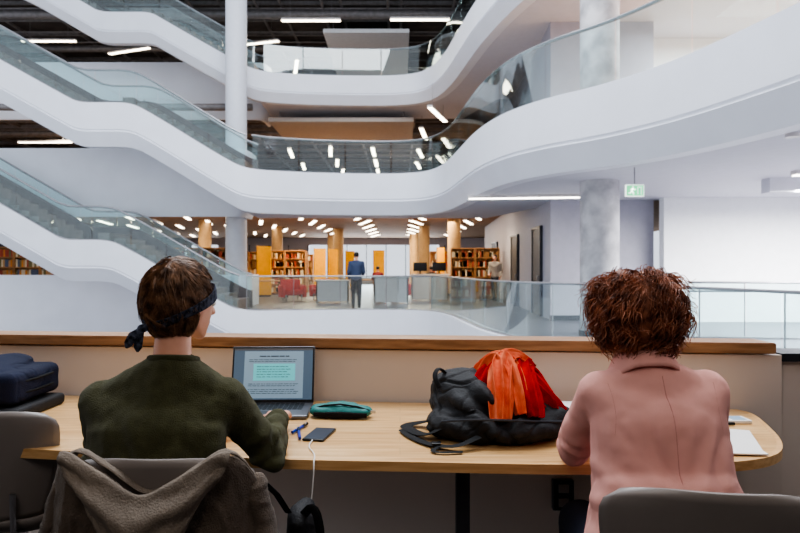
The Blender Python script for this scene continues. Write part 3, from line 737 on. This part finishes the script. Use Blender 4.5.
# ---- background people
def farperson(label, loc, rz, pose, top, bottom, hairm):
    if pose == 'walk':
        j = dict(pelvis=(0,0,.98), waist=(0,0,1.12), chest=(0,.02,1.34), neck=(0,.03,1.52), sl=(-.19,.02,1.46), sr=(.19,.02,1.46), el=(-.25,-.02,1.17), er=(.24,.04,1.17), wl=(-.23,.10,.95), wr=(.18,.22,1.05), hl=(-.09,0,.93), hr=(.09,0,.93), kl=(-.1,.10,.5), kr=(.1,.02,.5), al=(-.1,0,.09), ar=(.1,-.12,.12)); hc = (0,.06,1.69)
        tl = ((-.22,.13,.8),(.14,.32,1.05))
    else:
        j = dict(pelvis=(0,0,.53), waist=(0,.02,.70), chest=(0,.05,.92), neck=(0,.09,1.08), sl=(-.18,.07,1.02), sr=(.18,.07,1.02), el=(-.24,.18,.78), er=(.24,.18,.78), wl=(-.12,.38,.78), wr=(.12,.38,.78), hl=(-.09,.04,.52), hr=(.09,.04,.52), kl=(-.12,.44,.5), kr=(.12,.44,.5), al=(-.12,.46,.09), ar=(.12,.46,.09)); hc = (0,.13,1.24)
        tl = ((-.05,.5,.78),(.05,.5,.78))
    t = thing('person', label, 'person', (0,0,0)); T = headM(hc, 0, -.1)
    b = B(); torso(b,j,0,lo=True); arms(b,j,0,lo=True); legs(b,j,0,lo=True); feet(b,j,0,(0,1,0),True); head(b,T,True); hull(b, (j['neck'],.055), (T @ V((0,-.02,-.06)),.05), lo=True)
    hand(b, j['wl'], tl[0], (0,.3,1) if pose != 'walk' else (-1,0,0), 1, .3); hand(b, j['wr'], tl[1], (0,0,1), -1, .4)
    remeshed('body', b, .012, M['skin'], t, 2)
    b = B(); torso(b,j,.022,lo=True); arms(b,j,.018,end=.93,lo=True); remeshed('shirt', b, .02, top, t, 3)
    b = B(); legs(b,j,.016,lo=True); remeshed('trousers', b, .02, bottom, t, 3)
    b = B(); feet(b,j,.015,(0,1,0),True); remeshed('shoes', b, .012, M['shoe'], t, 1)
    b = B(); hull(b, ((0,-.022,.045),(.085,.098,.088)), T=T); obj('hair', b, hairm, t)
    if pose == 'sit':
        s = thing('stool', 'dark stool under the '+label, 'stool', (0,0,0))
        obj('seat', box(B(), -.2,.2,-.2,.2,.38,.43,.02), M['darkmetal'], s)
        for a in (-.16,.16):
            for c in (-.16,.16): obj('leg', box(B(), a-.015,a+.015,c-.015,c+.015,0,.38), M['darkmetal'], s)
        s.location = loc; s.rotation_euler = (0,0,rz)
    t.location = loc; t.rotation_euler = (0,0,rz); return t
M['shirtblue'] = mat('blue_gray_shirt', (52,64,92), .8); M['shirtdark'] = mat('black_shirt', (32,32,36), .8); M['shirtred'] = mat('maroon_shirt', (140,48,48), .8); M['slacks'] = mat('charcoal_slacks', (32,35,46), .8); M['hairdark'] = mat('dark_hair', (26,20,18), .5)
farperson('man in blue gray shirt and dark trousers walking away behind the glass', (-1.40,20.85,0), 0, 'walk', M['shirtblue'], M['slacks'], M['hairdark'])
farperson('person in black seated beyond the second white counter', (1.35,27.9,0), 0, 'sit', M['shirtdark'], M['slacks'], M['hairdark'])
farperson('person in maroon seated at the table behind the walking man', (-1.0,29.2,0), 0, 'sit', M['shirtred'], M['slacks'], M['hairdark'])
farperson('person in a pale top standing by the core wall doorway', (3.70,25.2,0), 2.6, 'walk', M['plastic'], M['slacks'], M['hairdark'])
# =================================================================== FOREGROUND
def wy(x): return 2.885-.10*x
struct('floor', box(B(), -7,7,-5,2.66,-.3,0), M['carpet'], 'carpet floor under the desk')
struct('ceiling', box(B(), -7,7,-5,1.5,3.03,3.3), M['soffit'], 'unseen soffit added above the seats to shade them')  # out of view, put in to keep light off the sitters' backs
struct('wall_back', box(B(), -7,7,-5.2,-5,0,3.3), M['backwall'], 'unseen wall added behind the seats to darken them')  # unseen room walls, added to darken the sitters' backs
struct('wall_left', box(B(), -7.2,-7,-5,2.0,0,3.3), M['backwall'], 'unseen side wall added left of the seats to darken them')
struct('wall_right', box(B(), 7,7.2,-5,2.0,0,3.3), M['backwall'], 'unseen side wall added right of the seats to darken them')
struct('wall_front', poly(B(), [(-6,wy(-6)),(1.60,wy(1.60)),(1.60,wy(1.60)+.14),(-6,wy(-6)+.14)], -1.2, .978), M['cream'], 'cream half wall behind the desk')
struct('wall_front', poly(B(), [(1.602,wy(1.6)+.02),(4.8,2.75),(4.8,2.9),(1.602,wy(1.6)+.16)], -1.2, .95), M['cream'], 'cream half wall continuing right of the wood cap')
capb = B(); poly(capb, [(-6,wy(-6)-.02),(1.57,wy(1.57)-.02),(1.57,wy(1.57)+.16),(-6,wy(-6)+.17)], .985, 1.03); bmesh.ops.bevel(capb, geom=capb.edges[:], offset=.004, segments=2, affect='EDGES')
struct('trim_6', capb, M['oakcap'], 'wood cap along the half wall')
struct('trim_7', poly(B(), [(1.60,wy(1.6)),(4.8,2.73),(4.8,2.92),(1.60,wy(1.6)+.18)], .951, .985), M['darkmetal'], 'dark cap on the right half wall')
dk = thing('desk', 'long oak desk with a curved edge and rounded right end along the half wall', 'desk', (0,2.45,0))
near_edge = chaikin([(-3.2,2.40,0),(-2,2.27,0),(-1.2,2.13,0),(-.35,2.02,0),(0,2.0,0),(.5,1.965,0),(.97,1.98,0),(1.19,2.05,0),(1.31,2.22,0),(1.40,2.5,0),(1.44,2.66,0),(1.41,wy(1.41)-.015,0)], 3)
outl = [(p.x,p.y) for p in near_edge]+[(-3.2,wy(-3.2)-.015)]
b = B(); poly(b, outl, .722, .75); obj('tabletop', b, M['oak'], dk)
b = B(); strip(b, near_edge, [(-.004,.72),(-.004,.7505),(.012,.7505),(.012,.72)], True); obj('edge_band', b, M['oakedge'], dk)
for x, y in ((.205,2.13),(-1.5,2.35),(1.12,2.25),(-3.0,2.5)):
    obj('leg', box(B(), x-.022,x+.022,y-.022,y+.022,.0,.722,.003), M['darkmetal'], dk)
    obj('support_arm', box(B(), x-.02,x+.02,y-.02,wy(x)-.03,.68,.72), M['darkmetal'], dk)
x, y, z = .70, wy(.70)-.005, .37
t = thing('wall_outlet', 'black power outlet box on the cream wall under the desk', 'outlet', (.70,wy(.7),.37))
obj('cover_plate', box(B(), x-.045,x+.045,y-.03,y+.004,z-.065,z+.065,.004), M['blackplastic'], t)
for dz in (-.03,.03): obj('socket', box(B(), x-.022,x+.022,y-.036,y-.029,z+dz-.018,z+dz+.018,.002), M['plastic'], t)
def make_chair(label):
    t = thing('chair', label, 'chair', (0,0,0), 'molded gray chairs at the desk')
    def bf(u, v):
        s = u*2-1; z = .50+.38*v; w = .165+.075*math.sin(min(1,v*1.15)*PI/2)
        if v > .8: w *= math.sqrt(max(0, 1-((v-.8)/.2)**4*.35))
        zz = z-.02*abs(s)**4*(v**2)
        return V((s*w, -.19-.07*v+.055*s*s, zz))
    o = solid(obj('backrest', surf(B(), bf, 24, 16), M['plastic'], t, ang=3), .008, 0)
    def sf(u, v):
        s = u*2-1; w = .21+.015*math.sin(v*PI)
        if v > .85: w *= 1-((v-.85)/.15)**2*.12
        y = -.19+.43*v
        return V((s*w, y, .455+.03*s**4-.012*math.sin(v*PI)-.02*max(0,(v-.85)/.15)**2+.045*max(0,(.12-v)/.12)))
    o = solid(obj('seat', surf(B(), sf, 20, 16), M['plastic'], t, ang=3), .012, 0)
    for s in (-1,1):
        obj('leg', tube(B(), [(s*.17,.15,.44),(s*.2,.2,.2),(s*.22,.22,.0)], .011, 10), M['chrome'], t)
        obj('leg', tube(B(), [(s*.17,-.13,.44),(s*.2,-.18,.2),(s*.22,-.22,.0)], .011, 10), M['chrome'], t)
        obj('back_support', tube(B(), [(s*.1,-.12,.44),(s*.1,-.21,.47),(s*.1,-.215,.6)], .01, 8), M['chrome'], t)
    return t
c1 = make_chair('empty molded gray chair tucked in at the left end of the desk')
c2 = dup(c1, (-.60,1.84,0), 0, 'molded gray chair under the person in the olive sweater, draped with a jacket')
c3 = dup(c1, (.715,1.60,0), -.18, 'molded gray chair under the person in the pink blazer')
c1.location = (-1.40,2.34,0); c1.rotation_euler = (0,0,.12)
JX = -.60
jk = thing('jacket', 'taupe jacket draped over the back of the chair at left', 'jacket', (JX,1.57,.6))
def ztop(s):
    a = abs(s); return .80+.10*math.sin(min(1,a/.70)*PI/2)**2-(.12*((a-.70)/.30)**2 if a > .70 else 0)+.014*noise.noise(V((s*3,7,1)))
def jf(u, v):
    s = u*2-1; a = abs(s); x = JX+s*(.262+.035*v)
    zt = ztop(s)
    w = min(1, v/.12)
    if v < .12: z = zt-.05*(1-w)**2; y = 1.604-.052*math.sin(w*PI/2)
    else: z = zt-.02-(v-.12)*.62; y = 1.552-.02*math.sin((v-.12)*3)
    y += .30*max(0,a-.72)**1.2
    f = min(1, v*2.2)
    y += f*(.013*math.sin(s*9+2.5*v+noise.noise(V((s*2,v*2,1)))*3)+.010*abs(noise.noise(V((s*7+v*2,v*3.5,3))))-.008*max(0,rid(V((s*5-v*3,v*4+s*2,9)))-.7)*3)
    y += .0025*noise.noise(V((s*30,v*26,2)))
    y -= .025*(1-a)*v
    return V((x, y, z))
solid(obj('back_panel', surf(B(), jf, 110, 70), M['jacket'], jk, ang=3), .004)
def hoodf(u, v):
    s = u*2-1; a = abs(s)
    x = JX+s*(.20-.075*v*v); z = ztop(s*.75)+.012-.23*v*(1-.55*a*a)
    y = 1.548-.020-.050*math.sin(min(1,v*1.05)*PI)**.7*(1-a*a*.8)
    y += .007*math.sin(v*17-4*s*s+noise.noise(V((s*2,v*2,4)))*2)*(1-a*.4)+.003*noise.noise(V((s*14,v*10,6)))
    return V((x, y, z))
solid(obj('hood', surf(B(), hoodf, 70, 40), M['jacketin'], jk, ang=3), .004)
pp = [V((JX+s*.25, 1.578+.30*max(0,abs(s)-.72)**1.2, ztop(s)+.002)) for s in [x/14 for x in range(-14,15)]]
obj('collar', tube(B(), pp, [.006+.004*abs(noise.noise(p*30)) for p in pp], 10, flat=(1.8,.8), up=(0,0,1)), M['jacketin'], jk)
for s in (-1,1):
    b = B(); xx = JX+s*.262
    hull(b, ((xx-s*.02,1.625,.79),(.022,.04,.04)), ((xx+s*.012,1.62,.62),(.034,.045,.05))); hull(b, ((xx+s*.012,1.62,.62),(.034,.045,.05)), ((xx+s*.005,1.63,.38),(.03,.036,.03)))
    remeshed('sleeve', b, .006, M['jacket'], jk, 5, lambda co, n: .010*noise.noise(V((co.x*12,co.y*12,co.z*20)))+.006*max(0,rid(V((co.x*12,co.y*12,co.z*26)))-.5))
bg = thing('shoulder_bag', 'black shoulder bag hanging low between the chair and the desk', 'bag', (-.30,1.86,.35))
b = B(); hull(b, ((-.275,1.86,.52),(.05,.10,.10)), ((-.28,1.86,.64),(.035,.09,.04))); hull(b, ((-.275,1.86,.44),(.06,.11,.06)), ((-.275,1.86,.57),(.048,.1,.05)))
remeshed('pouch', b, .006, M['black'], bg, 5, lambda co, n: .008*noise.noise(co*18)+.005*max(0,rid(co*14)-.6))
obj('strap', tube(B(), chaikin([(-.27,1.80,.66),(-.235,1.78,.70),(-.215,1.78,.62),(-.225,1.80,.53),(-.25,1.80,.46)],2), .012, 8, flat=(1,.35), up=(0,1,0)), M['blackstrap'], bg)
obj('strap', tube(B(), [(-.31,1.80,.67),(-.33,1.74,.74),(-.36,1.68,.80)], .012, 8, flat=(1,.35)), M['blackstrap'], bg)
lp = thing('laptop', 'open gray laptop showing a document with a pale teal box', 'laptop', (0,0,0))
obj('base', box(B(), -.178,.178,-.124,.124,.002,.016,.005), M['alu'], lp)
b = B()
for r in range(6):
    for c in range(14): box(b, -.145+c*.0208,-.145+c*.0208+.0175,.09-r*.0198,.09-r*.0198+.0165,.016,.0175)
obj('keyboard', b, M['blackplastic'], lp)
obj('trackpad', box(B(), -.065,.065,-.115,-.035,.0155,.0165), M['darkmetal'], lp)
RT = Matrix.Translation((0,.124,.014)) @ Matrix.Rotation(-.26,4,'X')
def lidbox(x0, x1, y0, y1, z0, z1, bev=0):
    t = bmesh.new(); box(t, x0,x1,y0,y1,z0,z1,bev); b = B(); merge(b, t, RT); return b
ld = obj('lid', lidbox(-.178,.178,0,.007,0,.243,.003), M['alu'], lp)
obj('bezel', lidbox(-.176,.176,-.0012,.0005,.003,.241), M['blackplastic'], ld)
obj('display', lidbox(-.170,.170,-.0018,0,.014,.234), M['screen'], ld)
obj('page', lidbox(-.125,.130,-.0024,0,.02,.222), M['screenpage'], ld)
obj('table_box', lidbox(-.085,.095,-.003,0,.095,.168), M['screenbox'], ld)
b = B(); random.seed(5)
def line(x, z, w, h=.0018):
    t = bmesh.new(); box(t, x,x+w,-.0036,-.001,z,z+h); merge(b, t, RT)
xw = -.06
for w in (.028,.012,.034,.022,.016): line(xw,.198,w,.004); xw += w+.004
for z in (.184,.176,.080,.072,.056,.048,.040):
    x = -.105
    while x < .09: w = random.uniform(.006,.022); line(x,z,w); x += w+.004
for z in (.154,.143,.132,.121,.110):
    x = -.070
    while x < .06: w = random.uniform(.006,.02); line(x,z,w); x += w+.004
obj('screen_text', b, M['screentext'], ld)
obj('menu_bar', lidbox(-.170,.170,-.0026,0,.226,.234), M['alu'], ld)
lp.location = (-.545,2.66,DZ); lp.rotation_euler = (0,0,.03)
pc = thing('pencil_case', 'teal zippered pencil case lying beside the laptop', 'pencil case', (-.235,2.60,DZ))
b = B(); hull(b, ((-.33,2.60,.775),(.03,.045,.022)), ((-.235,2.61,.782),(.05,.055,.028)), ((-.14,2.58,.775),(.03,.04,.02)))
remeshed('pouch', b, .004, M['teal'], pc, 3, lambda co, n: .004*noise.noise(co*30), clampz=DZ)
obj('zipper', tube(B(), [(-.355,2.585,.784),(-.30,2.572,.800),(-.235,2.568,.806),(-.17,2.56,.798),(-.12,2.555,.784)], .0035, 6), M['blackstrap'], pc)
obj('zip_pull', box(B(), -.115,-.095,2.545,2.555,.775,.785), M['silver'], pc)
obj('front_pocket', tube(B(), [(-.34,2.556,.768),(-.235,2.545,.768),(-.13,2.54,.767)], [.008,.012,.008], 8, flat=(.5,1.1), up=(0,0,1)), M['blackstrap'], pc)
ph = thing('phone', 'black smartphone lying on the desk with a white cable', 'phone', (0,0,0))
obj('case', box(B(), -.039,.039,-.080,.080,0,.008,.0035), M['blackplastic'], ph); obj('screen', box(B(), -.036,.036,-.076,.076,.0075,.0086), M['screentext'], ph)
obj('camera_notch', box(B(), -.012,.012,.069,.072,.0085,.0089), M['blackplastic'], ph)
ph.location = (-.285,2.305,DZ); ph.rotation_euler = (0,0,-.18)
cb_ = obj('cable', tube(B(), chaikin([(-.300,2.225,.756),(-.305,2.15,.754),(-.275,2.08,.754),(-.265,2.02,.755),(-.264,1.99,.755),(-.262,1.975,.72),(-.27,1.97,.62),(-.285,1.96,.55),(-.26,1.95,.45),(-.28,2.2,.2)],3), .0022, 6), M['whitecable'])
tag(cb_, 'thin white charging cable running from the phone over the desk edge', 'cable')
def pen(a, b_, m, label):
    a, b_ = V(a), V(b_); t = thing('pen', label, 'pen', a)
    obj('barrel', tube(B(), [a, a.lerp(b_,.7)], .0052, 10), m, t); obj('cap', tube(B(), [a.lerp(b_,.68), b_], .006, 10), M['blackplastic'] if m != M['paper'] else M['bluepen'], t)
    obj('clip', box(B(), b_.x-.004,b_.x-.001,min(a.lerp(b_,.75).y,b_.y),max(a.lerp(b_,.75).y,b_.y),b_.z+.004,b_.z+.007), M['silver'], t)
pen((-.345,2.24,.758), (-.372,2.38,.758), M['bluepen'], 'blue pen lying between the sleeve and the phone')
pen((-.385,2.32,.758), (-.350,2.45,.758), M['bluepen'], 'second blue pen crossing beside the phone, nearer the laptop')
# ---- backpack
bp = thing('backpack', 'black crumpled backpack lying on the desk under a scarf', 'backpack', (.33,2.4,DZ))
b = B()
hull(b, ((.27,2.40,.85),(.16,.16,.10)), ((.45,2.38,.83),(.15,.16,.08)), ((.36,2.28,.80),(.20,.13,.06)))
hull(b, ((.20,2.42,.895),(.085,.11,.075)), ((.32,2.44,.90),(.13,.12,.08)), ((.30,2.32,.87),(.13,.12,.07)))
hull(b, ((.52,2.34,.81),(.09,.13,.06)), ((.36,2.24,.80),(.18,.11,.055)))
hull(b, ((.18,2.30,.80),(.09,.10,.055)), ((.33,2.24,.80),(.17,.10,.06)))
def bpf(co, n):
    w = noise.noise(co*4)*.5
    r = .010*noise.noise(co*7)
    r += .009*math.sin((co.x*.6+co.z*1.1)*60+w*5)*max(0, noise.noise(V((co.x*5,co.y*5,co.z*4+2)))+.15)*1.6
    r -= .016*max(0, rid(V((co.x*7+co.z*5,co.y*6,co.z*8)))-.78)*3
    r -= .008*max(0, rid(V((co.x*12-co.z*8,co.y*10,co.z*12+6)))-.80)*3
    return r+.003*rid(V((co.x*16,co.y*16,co.z*16+4)))+.002*noise.noise(co*34)
remeshed('main_bag', b, .0045, M['black'], bp, 4, bpf, clampz=DZ)
def strapf(pts, w=.02): return tube(B(), chaikin(pts,2), w, 8, flat=(1,.18), up=(0,0,1))
obj('zipper', tube(B(), chaikin([(.14,2.20,.825),(.22,2.155,.842),(.34,2.135,.845),(.46,2.16,.835),(.56,2.22,.82)],2), .004, 6), M['darkmetal'], bp)
obj('shoulder_strap', strapf([(.22,2.28,.85),(.14,2.22,.80),(.09,2.24,.765),(.03,2.36,.760),(.02,2.42,.760),(.08,2.44,.765),(.16,2.36,.80)], .024), M['blackstrap'], bp)
obj('shoulder_strap', strapf([(.26,2.14,.79),(.18,2.10,.765),(.10,2.16,.758),(.04,2.26,.757),(.01,2.36,.757)], .017), M['blackstrap'], bp)
obj('webbing_strap', strapf([(.14,2.14,.760),(.10,2.10,.757),(.12,2.07,.757),(.20,2.08,.757)], .009), M['blackstrap'], bp)
obj('grab_handle', tube(B(), chaikin([(.17,2.40,.955),(.14,2.36,.985),(.12,2.32,.96),(.14,2.30,.92)],2), .009, 8, flat=(1,.5)), M['blackstrap'], bp)
obj('buckle', box(B(), .105,.135,2.13,2.16,.762,.770,.002), M['blackplastic'], bp)
# ---- scarf: pleated lengths of cloth heaped over a soft base
sc = thing('scarf', 'red and orange scarf bundled on top of the black backpack', 'scarf', (.4,2.4,.9))
SCC = V((.39,2.40,.80))
def pleat(pts, w, amp, pleats, seed, nu=44):
    P_ = chaikin(pts, 3); n = len(P_); b = B(); rows = []
    for i, p in enumerate(P_):
        t_ = (P_[min(n-1,i+1)]-P_[max(0,i-1)]).normalized(); nn = (p-SCC); nn = (nn-t_*nn.dot(t_)).normalized(); sd = t_.cross(nn)
        f = i/(n-1); ww = w*(.72+.28*math.sin(PI*min(1,max(0,f)))+.15*noise.noise(V((f*3,seed,0)))); row = []
        for k in range(nu+1):
            u = k/nu*2-1
            ph_ = u*pleats*PI+noise.noise(V((f*2.2, u*1.3, seed)))*2.6
            hgt = amp*math.sin(ph_)*(1+.5*noise.noise(V((f*4,u*2,seed+3))))+amp*.5*noise.noise(V((f*7,u*5,seed+8)))-.030*u*u*(w/.06)
            lat = u*ww+.35*amp*math.cos(ph_)
            row.append(b.verts.new(p+sd*lat+nn*hgt))
        rows.append(row)
    for i in range(n-1):
        for k in range(nu): b.faces.new((rows[i][k], rows[i][k+1], rows[i+1][k+1], rows[i+1][k]))
    return b
def cloth(name, m, *a): return solid(obj(name, pleat(*a), m, sc, ang=3), .0035, 0)
def basef(u, v):
    a = 2*PI*u; lx, ly = .145*v*math.cos(a)*(1+.12*math.sin(3*a)), .115*v*math.sin(a)
    return V((.40+lx, 2.37+ly, .985-.10*v**2.2+.010*math.sin(lx*70+noise.noise(V((lx*8,ly*8,2)))*4)*(1-v*.5)))
solid(obj('red_cloth', surf(B(), basef, 80, 30), M['redscarf'], sc, ang=3), .003)
cloth('red_fold', M['redscarf'], [(.27,2.26,.87),(.28,2.30,.96),(.34,2.38,1.005),(.42,2.43,1.01),(.50,2.41,.97),(.55,2.36,.89)], .055, .010, 3.2, 1)
cloth('red_fold', M['redscarf'], [(.57,2.26,.845),(.53,2.27,.90),(.46,2.31,.975),(.40,2.38,1.02),(.33,2.44,1.01),(.28,2.47,.95)], .052, .010, 3.0, 2)
cloth('red_fold', M['redscarf'], [(.46,2.17,.85),(.455,2.21,.92),(.44,2.28,.985),(.45,2.36,1.02),(.50,2.42,.98)], .040, .009, 2.4, 3)
cloth('orange_fold', M['orangescarf'], [(.335,2.145,.845),(.34,2.18,.91),(.345,2.25,.985),(.36,2.33,1.03),(.42,2.39,1.045),(.48,2.40,1.0)], .046, .010, 2.8, 4)
cloth('orange_fold', M['orangescarf'], [(.41,2.165,.86),(.405,2.21,.93),(.395,2.28,1.0),(.37,2.36,1.045),(.32,2.40,1.02),(.28,2.40,.97)], .034, .009, 2.2, 6)
t = thing('notebook', 'thin blue notebook peeking out between the backpack and the pink blazer', 'notebook', (.68,2.6,DZ))
obj('cover', box(B(), .595,.76,2.50,2.72,DZ,DZ+.028,.004), M['bluepen'], t); obj('pages', box(B(), .60,.755,2.505,2.715,DZ+.028,DZ+.036), M['paper'], t)
t = thing('paper_sheets', 'white sheets of paper on the desk right of the pink blazer', 'paper', (1.18,2.25,DZ))
def sheet(cx, cy, w, h, a, z, th=.0015):
    q = []
    for sx, sy in ((-1,-1),(1,-1),(1,1),(-1,1)): x, y = sx*w/2, sy*h/2; q.append((cx+x*math.cos(a)-y*math.sin(a), cy+x*math.sin(a)+y*math.cos(a)))
    return poly(B(), q, z, z+th)
obj('sheet', sheet(1.12,2.26,.21,.29,-.35,DZ,.004), M['paper'], t); obj('sheet', sheet(1.07,2.20,.21,.29,-.1,DZ+.0045,.004), M['paper'], t)
t = thing('calculator', 'small white handheld device lying behind the paper sheets', 'device', (1.25,2.5,DZ))
obj('body', box(B(), 1.18,1.34,2.47,2.55,DZ,DZ+.014,.004), M['paper'], t); obj('display', box(B(), 1.27,1.325,2.48,2.54,DZ+.0135,DZ+.015), M['screenpage'], t)
b = B()
for i in range(4):
    for j in range(3): box(b, 1.19+i*.018,1.203+i*.018,2.485+j*.02,2.498+j*.02,DZ+.014,DZ+.0165)
obj('keypad', b, M['blackplastic'], t)
pen((1.14,2.44,.758), (1.26,2.45,.758), M['bluepen'], 'blue pen behind the paper sheets at right')
# ---- navy laptop bag at left
t = thing('laptop_bag', 'navy padded laptop bag lying at the left end of the desk', 'bag', (-1.75,2.7,DZ+.05))
b = B(); box(b, -2.10,-1.50,2.52,2.88,.805,.93,.03); hull(b, ((-2.0,2.62,.925),(.08,.08,.03)), ((-1.64,2.62,.91),(.08,.08,.03)), ((-1.68,2.82,.94),(.08,.06,.03)), ((-2.0,2.82,.945),(.08,.06,.03)))
remeshed('padded_body', b, .006, M['navy'], t, 3, lambda co, n: .006*noise.noise(co*9)+.004*max(0,rid(V((co.x*6,co.y*7,co.z*10)))-.6)-.004*max(0,rid(V((co.x*10,co.y*9,co.z*10+6)))-.8)*4, clampz=.80)
for zz in (.85,.895):
    obj('zipper', tube(B(), chaikin([(-2.05,2.515,zz),(-1.66,2.513,zz),(-1.52,2.53,zz-.004),(-1.494,2.65,zz-.004),(-1.494,2.8,zz)],2), .005, 6), M['blackstrap'], t)
obj('handle', tube(B(), chaikin([(-1.85,2.52,.91),(-1.84,2.49,.94),(-1.68,2.49,.935),(-1.66,2.52,.91)],2), .010, 8), M['blackstrap'], t)
t = thing('folder', 'black zip folder under the navy laptop bag', 'folder', (-1.75,2.7,DZ))
obj('cover', box(B(), -2.08,-1.47,2.50,2.86,DZ,.798,.015), M['black'], t); obj('zipper', tube(B(), [(-2.05,2.497,.775),(-1.50,2.497,.775)], .004, 6), M['darkmetal'], t)
# =================================================================== LIGHT
w = bpy.data.worlds.new('World'); SC.world = w; w.use_nodes = True
bgn = w.node_tree.nodes['Background']; bgn.inputs[0].default_value = (.82,.89,1.0,1); bgn.inputs[1].default_value = 1.3
def area(loc, size, power, c, rot=(0,0,0), sy=None):
    l = bpy.data.lights.new('area_light', 'AREA'); l.energy = power; l.color = c; l.size = size
    if sy: l.shape = 'RECTANGLE'; l.size_y = sy
    o = bpy.data.objects.new('area_light', l); o.location = loc; o.rotation_euler = rot; col.objects.link(o); return o
WARM = (1,.79,.52)
for x, y in ((-10,28),(-4,30),(1,30),(-6,40),(0,40),(-16,30)): area((x,y,3.4), 3, 290, WARM, sy=1.5)
area((2.6,24.6,2.95), 1.6, 90, WARM)  # extra lamp added to brighten the shaded shelves at right
for x, y in ((-4,29.9),(-14,29),(0,36)): area((x,y,7.3), 3, 300, (1,.84,.66), sy=1)
for x, y in ((-4,30),(-14,30),(1,34)): area((x,y,11.3), 3, 400, (1,.86,.7))
area((-5,51.5,1.8), 22, 3200, (.95,.98,1), rot=(-PI/2,0,0), sy=4)
area((9.5,11.6,2.8), 4, 2600, (.99,.99,1), sy=2.5)
area((9.5,14,7.3), 4, 1700, (.97,.98,1), sy=3)
area((-1.0,-.2,2.95), 1.6, 26, (1,.92,.84))
area((1.5,.6,2.95), 1.2, 13, (1,.92,.84))
area((0,9,15), 9, 3000, (.92,.955,1))
try:
    SC.view_settings.look = 'AgX - Medium High Contrast'
except Exception: pass
cd_ = bpy.data.cameras.new('Camera'); cam = bpy.data.objects.new('Camera', cd_); col.objects.link(cam)
cam.location = (0,0,H); cam.rotation_euler = (PI/2,0,0); cd_.lens = F/800*36; cd_.sensor_width = 36
cd_.dof.use_dof = True; cd_.dof.focus_distance = 2.2; cd_.dof.aperture_fstop = 5.6; cd_.clip_start = .05
SC.camera = cam
